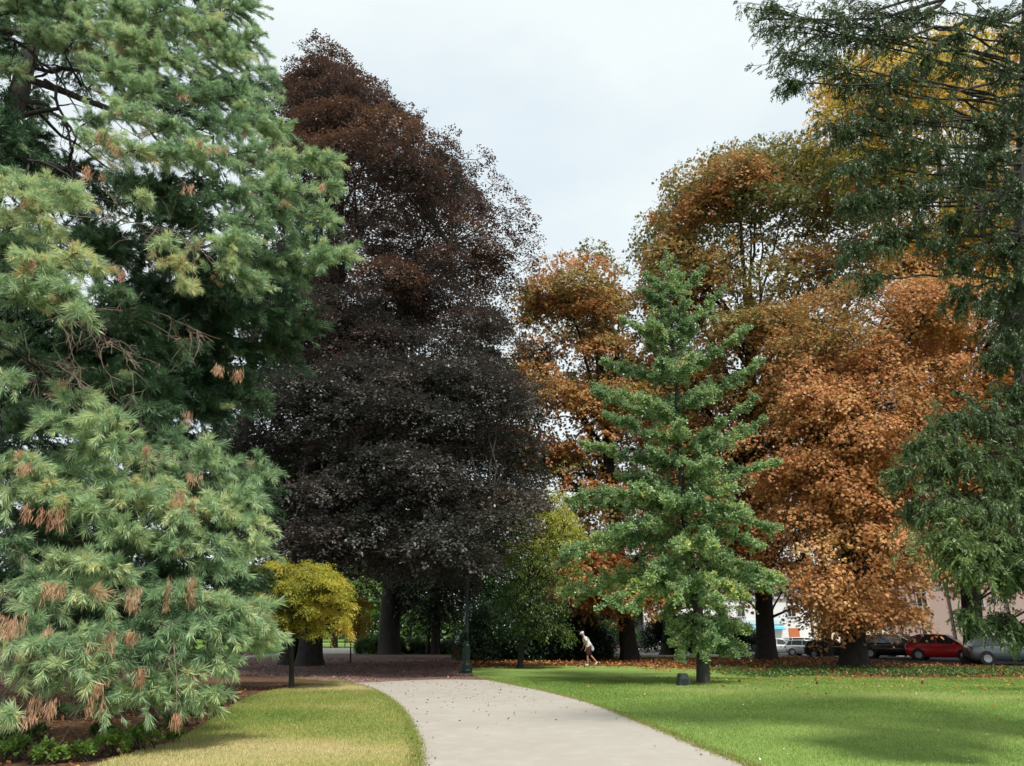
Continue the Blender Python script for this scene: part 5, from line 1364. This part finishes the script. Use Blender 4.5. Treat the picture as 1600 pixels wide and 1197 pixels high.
def loft(bm, secs, close=True):
    rings = [[bm.verts.new(p) for p in s] for s in secs]
    n = len(rings[0])
    for k in range(len(rings) - 1):
        for i in range(n if close else n - 1):
            bm.faces.new((rings[k][i], rings[k][(i + 1) % n], rings[k + 1][(i + 1) % n], rings[k + 1][i]))
    bm.faces.new(rings[0][::-1]); bm.faces.new(rings[-1])


def car(label, paint, loc, rz, L=4.0, W=1.7, H=1.48, kind='hatch', belt=0.92):
    """front of the car towards +x of its own frame"""
    root = empty('parked_car', loc, label, 'car', 'cars parked beyond the chestnuts', rz)
    hw = W / 2
    if kind == 'hatch':
        st = [(-.5, .42, .86, .80), (-.485, .30, .93, .90), (-.44, .22, .96, .96), (-.25, .20, .975, 1), (0, .20, .96, 1), (.22, .20, .95, 1), (.33, .20, .90, .985), (.42, .21, .82, .95), (.475, .26, .74, .86), (.5, .34, .64, .74)]
        gl = [(-.47, .96), (-.40, 1.36), (-.30, H - .02), (-.05, H), (.10, H - .05), (.30, .92)]
    elif kind == 'sedan':
        st = [(-.5, .40, .80, .80), (-.485, .28, .90, .90), (-.40, .22, .94, .96), (-.25, .20, .95, 1), (0, .20, .94, 1), (.2, .20, .93, 1), (.32, .20, .88, .98), (.42, .21, .80, .95), (.48, .26, .72, .86), (.5, .34, .62, .76)]
        gl = [(-.36, .95), (-.24, H - .08), (-.12, H), (.02, H), (.08, H - .04), (.25, .92)]
    else:
        st = [(-.5, .42, .95, .85), (-.485, .30, 1.0, .93), (-.44, .22, 1.02, .97), (-.25, .22, 1.02, 1), (0, .22, 1.0, 1), (.24, .22, .99, 1), (.34, .22, .95, .98), (.43, .23, .88, .95), (.48, .28, .80, .88), (.5, .36, .70, .78)]
        gl = [(-.48, 1.0), (-.45, H - .08), (-.36, H), (.0, H), (.14, H - .06), (.30, .98)]
    bm = bm_new()
    secs = []
    for fx, zb, zt, fw in st:
        x = fx * L; w = hw * fw
        half = [(w * .86, zb), (w * .97, zb + .10), (w, zb + .26), (w * .995, zt - .18), (w * .95, zt - .03), (w * .86, zt), (w * .4, zt + .025)]
        secs.append([(x, y, z) for y, z in half] + [(x, -y, z) for y, z in half[::-1]])
    loft(bm, secs)
    body = part('body', bm, paint, root, True)
    # glasshouse
    n = len(gl)
    bm = bm_new(); secs = []
    zb = .90
    for i, (fx, z) in enumerate(gl):
        x = fx * L; z0 = zb - 0.02
        t = (z - zb) / (H - zb)
        wt = hw * (.90 - .20 * max(t, 0)); w0 = hw * .90
        zt = max(z - 0.015, z0 + .02)
        secs.append([(x, w0, z0), (x, wt, zt), (x, wt * .5, zt + .015), (x, -wt * .5, zt + .015), (x, -wt, zt), (x, -w0, z0)])
    loft(bm, secs)
    part('windows', bm, CGLASS, root)
    # roof skin and pillars in body colour
    bm = bm_new(); secs = []
    rs = [g_ for g_ in gl if g_[1] > H - .10]
    for fx, z in rs:
        x = fx * L; t = (z - zb) / (H - zb); wt = hw * (.90 - .20 * t) + .012
        secs.append([(x, wt, z - .05), (x, wt * .97, z), (x, wt * .5, z + .03), (x, -wt * .5, z + .03), (x, -wt * .97, z), (x, -wt, z - .05)])
    loft(bm, secs)
    part('roof', bm, paint, root, True)

    def at_side(fx):
        z = np.interp(fx, [q[0] for q in gl], [q[1] for q in gl]); t = (z - zb) / (H - zb)
        return z, hw * (.90 - .20 * max(t, 0))
    for s in (-1, 1):
        for (fa, fb, wd) in ((gl[0][0], rs[0][0], .09), (gl[-1][0], rs[-1][0], .05), (-.04, -.05, .07), (gl[0][0] + .14, rs[0][0] + .10, .06)):
            bm = bm_new(); za, zb2 = .90, min(at_side(fb)[0], H) - .02
            wa, wb = hw * .90 + .012, at_side(fb)[1] + .012
            a_ = [(fa * L - wd / 2, s * wa, za), (fa * L + wd / 2, s * wa, za), (fa * L + wd / 2, s * (wa - .04), za), (fa * L - wd / 2, s * (wa - .04), za)]
            b_ = [(fb * L - wd / 2, s * wb, zb2), (fb * L + wd / 2, s * wb, zb2), (fb * L + wd / 2, s * (wb - .04), zb2), (fb * L - wd / 2, s * (wb - .04), zb2)]
            loft(bm, [a_, b_]); part('pillar', bm, paint, root)
    for fx in (-.31, .31):
        for s in (-1, 1):
            bm = bm_new(); y0 = s * (hw - .09)
            add_lathe(bm, [(.20, -.09), (.30, -.095), (.315, -.07), (.315, .07), (.30, .095), (.20, .09)], 22, (fx * L, y0, .315), 'Y')
            w_ = part('wheel', bm, TYRE, root, True)
            bm = bm_new()
            add_lathe(bm, [(.05, -.01), (.19, -.015), (.20, .0), (.05, .02)], 18, (fx * L, y0 + s * .10, .315), 'Y')
            part('rim', bm, RIM, w_)
            bm = bm_new()
            add_lathe(bm, [(.35, -.012), (.37, 0), (.35, .012)], 22, (fx * L, s * (hw - .006), .33), 'Y')
            part('wheel_arch', bm, TRIM, root)
    for s in (-1, 1):
        bm = bm_new(); add_box(bm, (.462 * L, s * hw * .62, .66), (.22, .34, .13), s * -.32, .03); part('headlight', bm, LIGHTM, root)
        bm = bm_new(); add_box(bm, (-.487 * L, s * hw * .74, .78), (.10, .24, .20), s * .2, .02); part('tail_light', bm, REDL, root)
        bm = bm_new(); add_box(bm, (.20 * L, s * (hw + .08), .98), (.12, .18, .12), 0, .03); part('mirror', bm, paint, root)
        for fx in (-.12, .08): bm = bm_new(); add_box(bm, (fx * L, s * (hw + .005), .80), (.16, .03, .03), 0, .008); part('door_handle', bm, TRIM, root)
    bm = bm_new(); add_box(bm, (.485 * L, 0, .40), (.12, W * .60, .14), 0, .02); add_box(bm, (.478 * L, 0, .60), (.12, W * .34, .07), 0, .01)
    part('grille', bm, TRIM, root)
    bm = bm_new(); add_box(bm, (.507 * L, 0, .47), (.10, .50, .11), 0, .005); part('number_plate', bm, PLATE, root)
    bm = bm_new(); add_box(bm, (0, 0, .24), (L * .90, W * .82, .10), 0, .02); part('underbody', bm, TRIM, root)
    return root


def cpaint(name, col, metal=0.3):
    return mat_plain(name, col, 0.28, metal, coat=1.0, noise=0.05, nscale=3)


def carpos(px, Y):
    p = at(px, 1020, Y); p[2] = float(tz(p[0], p[1])) + 0.025
    return p


CARS = [('red hatchback parked left of the far right chestnut trunk', (0.62, 0.012, 0.022), 0.1, 1474, 47.5, -38, 3.9, 1.72, 1.50, 'hatch'),
        ('black car parked behind the red hatchback, right of the widest trunk', (0.012, 0.013, 0.015), 0.2, 1398, 51.0, -34, 4.3, 1.76, 1.46, 'hatch'),
        ('pale blue grey car half hidden between the black and the red car', (0.42, 0.50, 0.52), 0.4, 1424, 58.0, -30, 4.1, 1.7, 1.48, 'hatch'),
        ('dark grey blue car behind the drooping sprays at the right edge', (0.10, 0.13, 0.15), 0.3, 1578, 41.5, -18, 4.1, 1.7, 1.46, 'hatch'),
        ('white van at the right edge, beyond the dark grey blue car', (0.72, 0.73, 0.74), 0.0, 1640, 46.0, -25, 4.5, 1.8, 1.8, 'van'),
        ('silver grey hatchback with its front to the right, second white roof behind it', (0.42, 0.43, 0.45), 0.5, 1262, 74.0, -42, 3.7, 1.62, 1.42, 'hatch'),
        ('white car just right of the tall chestnut trunk', (0.78, 0.79, 0.80), 0.0, 1224, 78.0, -48, 4.1, 1.72, 1.50, 'hatch'),
        ('dark blue car farther off between the white and the silver car', (0.02, 0.03, 0.06), 0.3, 1243, 88.0, -25, 4.2, 1.7, 1.48, 'hatch'),
        ('white car farther off, its roof above the silver car', (0.75, 0.76, 0.78), 0.0, 1264, 86.0, -30, 4.2, 1.7, 1.55, 'van'),
        ('white and grey car at the foot of the thin chestnut', (0.70, 0.71, 0.72), 0.0, 1282, 80.0, -50, 4.0, 1.7, 1.45, 'sedan'),
        ('dark car in the shade between the thin and the widest chestnut', (0.015, 0.018, 0.018), 0.2, 1300, 66.0, -30, 4.2, 1.72, 1.48, 'hatch'),
        ('white hatchback showing between the ginkgo leaves and the tall chestnut trunk', (0.76, 0.77, 0.78), 0.0, 1172, 76.0, -60, 4.0, 1.7, 1.55, 'hatch'),
        ('dark green car left of the tall chestnut, mostly behind the ginkgo', (0.015, 0.03, 0.025), 0.2, 1148, 82.0, -40, 4.1, 1.7, 1.45, 'sedan')]
for i, (lab, col, metal, px, Y, rz, L_, W_, H_, kd) in enumerate(CARS):
    car(lab, cpaint('car_paint', col, metal), carpos(px, Y), R(rz), L_, W_, H_, kd)


# ---- buildings beyond the parking ground
WINF = mat_plain('window_frame', (0.55, 0.52, 0.48), 0.6)


def building(name, label, a, b, depth, H, wall, roofm, wins, z0=-0.55, roof='hip', pipes=(), extra=None, cat='building'):
    """a, b: left and right foot of the front wall. wins: (along 0..L, z, w, h)"""
    a, b = np.array(a, float), np.array(b, float)
    L = np.linalg.norm(b - a); rz = math.atan2(b[1] - a[1], b[0] - a[0])
    root = empty(name, (a[0], a[1], z0), label, cat, None, rz)
    bm = bm_new(); add_box(bm, (L / 2, depth / 2, H / 2), (L, depth, H)); part('wall', bm, wall, root)
    bm = bm_new(); add_box(bm, (L / 2, -0.02, 0.35), (L + .02, 0.08, 0.7), 0, .01); part('plinth', bm, M_PAVE, root)
    bm = bm_new(); add_box(bm, (L / 2, depth / 2, H + 0.12), (L + .5, depth + .5, 0.24), 0, .02); part('cornice', bm, WINF, root)
    if roof == 'hip':
        bm = bm_new(); add_box(bm, (L / 2, depth / 2, H + 0.24 + 1.1), (L + .4, depth + .4, 2.2), 0, 0, (0.75, 0.15)); part('roof', bm, roofm, root)
    for (s, z, w, h) in wins:
        bm = bm_new()
        for q in (-1, 1): add_box(bm, (s + q * (w / 2 + .05), -.03, z), (.10, .10, h + .2))
        add_box(bm, (s, -.03, z + h / 2 + .05), (w, .09, .10)); add_box(bm, (s, -.05, z - h / 2 - .05), (w + .3, .16, .10))
        add_box(bm, (s, -.02, z), (.05, .06, h)); add_box(bm, (s, -.018, z + h * .2), (w, .05, .05))
        f = part('window', bm, WINF, root)
        bm = bm_new(); add_box(bm, (s, -.005, z), (w, .03, h)); part('pane', bm, CGLASS, f)
    for s in pipes:
        bm = bm_new(); add_lathe(bm, [(.06, 0.1), (.06, H)], 8, (s, -.12, 0)); part('downpipe', bm, TRIM, root, True)
    if extra: extra(root, L)
    return root


M_PINK = mat_plain('render_pink', (0.52, 0.40, 0.36), 0.9, noise=0.10, nscale=0.8, bump=0.1)
M_CREAM = mat_plain('render_cream', (0.72, 0.66, 0.50), 0.9, noise=0.08, nscale=0.8)
M_WHITE = mat_plain('render_white', (0.74, 0.75, 0.75), 0.85, noise=0.06, nscale=0.8)
M_TILE = mat_plain('roof_tile', (0.16, 0.08, 0.06), 0.8, noise=0.3, nscale=3)
M_SLATE = mat_plain('roof_slate', (0.10, 0.11, 0.13), 0.6, noise=0.3, nscale=3)
wins = [(s, z, 0.75, 1.7) for z in (2.0, 5.2) for s in (2.6, 7.0, 11.4, 15.8, 20.2, 24.6)]
building('townhouse', 'long pink rendered building behind the red and black cars', (34.6, 70.5), (62, 60.0), 10, 7.0, M_PINK, M_SLATE, wins, pipes=(0.6, 4.8, 9.2, 13.6, 18.0))
building('townhouse', 'cream building with few windows behind the silver car', (38.6, 99.5), (56, 97.5), 9, 6.4, M_CREAM, M_TILE, [(s, 3.2, 1.0, 1.6) for s in (7.5, 11.5, 15)], pipes=(0.5,))


def shopfront(root, L):
    bm = bm_new(); add_box(bm, (L * .45, -.6, 2.75), (5.0, 1.2, .08), 0, .01)
    bmesh.ops.rotate(bm, cent=(L * .45, 0, 2.85), matrix=Matrix.Rotation(R(14), 3, 'X'), verts=bm.verts[:])
    part('awning', bm, mat_plain('awning_blue', (0.08, 0.42, 0.58), 0.6), root)
    bm = bm_new(); add_box(bm, (L * .45, -.03, 3.35), (5.2, .12, .6), 0, .01); part('fascia', bm, mat_plain('fascia_pale', (0.62, 0.72, 0.72), 0.5), root)
    bm = bm_new(); add_box(bm, (L * .80, -.03, 1.6), (1.3, .10, 2.0), 0, .01); part('door', bm, mat_plain('door_orange', (0.50, 0.16, 0.06), 0.6), root)


building('shop_building', 'white shop building with a blue awning behind the white car', (27.5, 100.5), (38.3, 99.8), 9, 6.2, M_WHITE, M_SLATE, [(2, 1.7, 1.6, 1.6), (5.0, 1.7, 1.6, 1.6), (2.2, 4.7, .9, 1.3), (5.4, 4.7, .9, 1.3), (8.6, 4.7, .9, 1.3)], extra=shopfront)
building('townhouse', 'pale grey building behind the ginkgo and the tall chestnut', (17.5, 103), (27.2, 101.5), 9, 6.0, M_WHITE, M_SLATE, [(s, 3.4, 1.0, 1.5) for s in (1.6, 4.6, 7.6)])
# white columned pavilion with a red and white awning, left of the buildings
pv = empty('garden_pavilion', (15.4, 112, 0), 'low white columned pavilion seen past the trunk behind the walking man', 'pavilion')
bm = bm_new(); add_box(bm, (0, 2.2, 1.4), (9, 0.3, 2.8)); part('wall', bm, M_WHITE, pv)
bm = bm_new(); add_box(bm, (0, 1.2, 3.0), (9.4, 2.9, .3), 0, .03); part('roof', bm, M_WHITE, pv)
bm = bm_new(); add_box(bm, (0, 1.2, .08), (9.6, 3.0, .16)); part('floor', bm, M_PAVE, pv)
for i in range(5):
    bm = bm_new(); add_lathe(bm, [(.26, .16), (.26, .28), (.19, .34), (.16, 2.6), (.25, 2.72), (.25, 2.85)], 14, (-4.2 + i * 2.1, .0, 0)); part('column', bm, M_WHITE, pv, True)
aw = empty('market_stall', (13.6, 108, 0), 'small stall with a red and white canopy beside the white pavilion', 'stall')
bm = bm_new()
for i in range(8):
    x0 = -1.4 + i * .35
    loft(bm, [[(x0, -1, 2.15), (x0 + .35, -1, 2.15), (x0 + .35, 0, 2.75), (x0, 0, 2.75)], [(x0, -1, 2.18), (x0 + .35, -1, 2.18), (x0 + .35, 0, 2.79), (x0, 0, 2.79)]])
cn = part('canopy', bm, [mat_plain('canopy_red', (0.55, 0.04, 0.03), 0.7), M_WHITE], aw)
for i, f in enumerate(cn.data.polygons): f.material_index = 1 if (i // 6) % 2 else 0
for sx in (-1.35, 1.35):
    for sy in (-.95, 0): bm = bm_new(); add_box(bm, (sx, sy, 1.08), (.05, .05, 2.14)); part('post', bm, WINF, aw)
bm = bm_new(); add_box(bm, (0, -.5, .85), (2.6, .8, .08), 0, .01); part('counter', bm, BW, aw)
# low white wall along the far path
wl_ = empty('low_wall', (9.6, 110, 0), 'low pale stone wall behind the green hedge shrub', 'wall')
bm = bm_new(); add_box(bm, (0, 0, .3), (6, .35, .6), 0, .02); part('stones', bm, M_PAVE, wl_)
bm = bm_new(); add_box(bm, (0, 0, .64), (6.1, .45, .08), 0, .015); part('coping', bm, M_WHITE, wl_)

# ---- the wood on the skyline
rw = np.random.default_rng(101)
n = 52000
x = rw.uniform(-190, 190, n); top = 9 + 3.5 * np.sin(x * .11) + 2.5 * np.sin(x * .29 + 1) + 1.5 * np.sin(x * .8)
z = rw.random(n) ** .8 * top
P = np.stack([x, 165 + rw.random(n) * 10, z], 1)
lv = Leaves(); lv.add(P, unit(rw.normal(0, 1, (n, 3))), unit(rw.normal(0, .7, (n, 3)) + np.array([0, -.5, .8])), rw.uniform(.8, 1.6, n), rw.uniform(.5, 1.0, n), rw.random(n) * .8)
tag(lv.build('distant_wood', LEAF_GREEN, None), 'green wood closing the view far beyond the park', 'wood', None, 'stuff')


# ---- the walking man
def skin_mesh(name, verts, edges, radii, mat, parent, sub=2, root_i=0):
    me = bpy.data.meshes.new(name); me.from_pydata(verts, edges, []); me.update()
    o = bpy.data.objects.new(name + '_cage', me); COL.objects.link(o)
    m = o.modifiers.new('s', 'SKIN'); m.use_smooth_shade = True
    sv = me.skin_vertices[0].data
    for i, r_ in enumerate(radii):
        sv[i].radius = (r_, r_) if not isinstance(r_, tuple) else r_
        sv[i].use_root = (i == root_i)
    s = o.modifiers.new('b', 'SUBSURF'); s.levels = sub; s.render_levels = sub
    dg = bpy.context.evaluated_depsgraph_get()
    me2 = bpy.data.meshes.new_from_object(o.evaluated_get(dg))
    me2.name = name
    bpy.data.objects.remove(o); bpy.data.meshes.remove(me)
    return link_mesh(name, me2, mat, parent, True)


SKIN = mat_plain('skin', (0.42, 0.22, 0.16), 0.55, noise=0.06, nscale=20)
SHIRT = mat_plain('shirt_grey', (0.60, 0.62, 0.64), 0.9, noise=0.08, nscale=12, bump=0.2)
SHORTS = mat_plain('shorts_maroon', (0.045, 0.012, 0.013), 0.9, noise=0.2, nscale=10)
g = ground(921, 1040.5)
pm = empty('person', g, 'elderly stooped person in grey shirt, white cap and maroon shorts walking left', 'person')
V = [(0, 0, .93), (-.07, 0, 1.10), (-.15, 0, 1.27), (-.23, 0, 1.40), (-.28, 0, 1.475), (-.345, 0, 1.555), (-.365, 0, 1.625),   # 0 pelvis .. 6 crown
     (-.01, -.10, .87), (-.10, -.10, .49), (-.075, -.10, .10), (-.20, -.11, .035),                 # 7-10 near leg, planted
     (.02, .10, .87), (.10, .10, .49), (.37, .10, .20), (.32, .10, .05),                             # 11-14 far leg, pushing off
     (-.20, -.17, 1.375), (-.10, -.235, 1.12), (-.16, -.235, .88), (-.185, -.225, .82),               # 15-18 near arm
     (-.20, .17, 1.375), (-.20, .23, 1.12), (-.27, .21, .89), (-.30, .20, .84),                       # 19-22 far arm
     (-.435, 0, 1.535)]                                                                               # 23 nose
E = [(0, 1), (1, 2), (2, 3), (3, 4), (4, 5), (5, 6), (0, 7), (7, 8), (8, 9), (9, 10), (0, 11), (11, 12), (12, 13), (13, 14), (3, 15), (15, 16), (16, 17), (17, 18), (3, 19), (19, 20), (20, 21), (21, 22), (5, 23)]
Rr = [(.15, .12), (.145, .115), (.15, .12), (.13, .10), .058, (.088, .098), .07, .085, .058, .038, .03, .085, .058, .038, .03, .06, .043, .03, .026, .06, .043, .03, .026, .014]
for base_i, sg in ((18, -1), (22, 1)):
    hx, hy, hz_ = V[base_i]; dx, dz = (-.02, -.06) if sg < 0 else (-.04, -.045)
    palm = len(V); V.append((hx + dx * .5, hy, hz_ + dz * .5)); Rr.append((.030, .018)); E.append((base_i, palm))
    for f, (off, ln2) in enumerate(((-.024, .85), (-.008, 1.0), (.008, .95), (.024, .75))):
        a1 = len(V); V.append((hx + dx * 1.1 + off * (.9 if sg < 0 else .3), hy + off * .3, hz_ + dz * 1.1 + off * (.2 if sg < 0 else .9))); Rr.append(.009); E.append((palm, a1))
        V.append((V[a1][0] + dx * ln2 - .008, V[a1][1] + .010 * sg * -1, V[a1][2] + dz * ln2)); Rr.append(.0075); E.append((a1, a1 + 1))
    a1 = len(V); V.append((hx + dx * .4 - .035, hy - .01 * sg, hz_ + dz * .6)); Rr.append(.010); E.append((palm, a1))
skin_mesh('body', V, E, Rr, SKIN, pm)
skin_mesh('shirt', [(.015, 0, .90), (-.03, 0, 1.02), (-.08, 0, 1.13), (-.16, 0, 1.28), (-.23, 0, 1.39), (-.205, -.18, 1.375), (-.125, -.235, 1.18), (-.205, .18, 1.375), (-.255, .235, 1.19)],
          [(0, 1), (1, 2), (2, 3), (3, 4), (4, 5), (5, 6), (4, 7), (7, 8)], [(.20, .185), (.195, .18), (.19, .175), (.19, .165), (.14, .13), .09, .085, .09, .085], SHIRT, pm, root_i=2)
skin_mesh('shorts', [(.0, 0, .97), (.0, 0, .90), (-.03, -.10, .82), (-.085, -.105, .50), (.03, .10, .82), (.095, .105, .50)], [(0, 1), (1, 2), (2, 3), (1, 4), (4, 5)],
          [(.175, .15), (.175, .155), .135, .118, .135, .118], SHORTS, pm, root_i=1)
skin_mesh('tied_jacket', [(.16, -.06, .95), (.19, -.05, .82), (.17, -.05, .70), (.10, -.15, .96)], [(0, 1), (1, 2), (0, 3)], [(.05, .09), (.06, .10), (.04, .06), .04], mat_plain('jacket_lavender', (0.48, 0.50, 0.66), 0.9, noise=0.1), pm)
SHOE = mat_plain('shoe_white', (0.72, 0.72, 0.70), 0.6)
skin_mesh('shoe', [(-.04, -.10, .055), (-.10, -.10, .05), (-.20, -.105, .038), (-.235, -.105, .033)], [(0, 1), (1, 2), (2, 3)], [(.048, .05), (.045, .045), (.048, .034), (.03, .026)], SHOE, pm)
skin_mesh('shoe', [(.41, .10, .20), (.385, .10, .15), (.335, .10, .07), (.31, .10, .045)], [(0, 1), (1, 2), (2, 3)], [(.048, .045), (.045, .045), (.048, .036), (.035, .028)], SHOE, pm)
bm = bm_new()
bmesh.ops.create_uvsphere(bm, u_segments=16, v_segments=10, radius=.108, matrix=Matrix.Translation((-.335, 0, 1.60)) @ Matrix.Rotation(R(-28), 4, 'Y') @ Matrix.Diagonal((1.08, .92, .82, 1)))
bmesh.ops.bisect_plane(bm, geom=bm.verts[:] + bm.edges[:] + bm.faces[:], plane_co=(-.335, 0, 1.585), plane_no=(-.45, 0, .9), clear_inner=True)
add_box(bm, (-.445, 0, 1.545), (.10, .13, .012), 0, .004)
part('cap', bm, mat_plain('cap_white', (0.62, 0.63, 0.65), 0.8), pm, True)
bm = bm_new()
bmesh.ops.create_uvsphere(bm, u_segments=14, v_segments=8, radius=.096, matrix=Matrix.Translation((-.318, 0, 1.555)) @ Matrix.Diagonal((.92, .98, .9, 1)))
part('hair', bm, mat_plain('hair_grey', (0.30, 0.29, 0.28), 0.9), pm, True)
for s in (-1, 1):
    bm = bm_new(); bmesh.ops.create_uvsphere(bm, u_segments=10, v_segments=6, radius=.011, matrix=Matrix.Translation((-.425, s * .035, 1.558))); part('eye', bm, mat_plain('eye', (0.03, 0.025, 0.02), 0.2), pm, True)
    bm = bm_new(); bmesh.ops.create_uvsphere(bm, u_segments=10, v_segments=6, radius=.024, matrix=Matrix.Translation((-.345, s * .095, 1.545)) @ Matrix.Diagonal((.7, .45, 1.2, 1))); part('ear', bm, SKIN, pm, True)
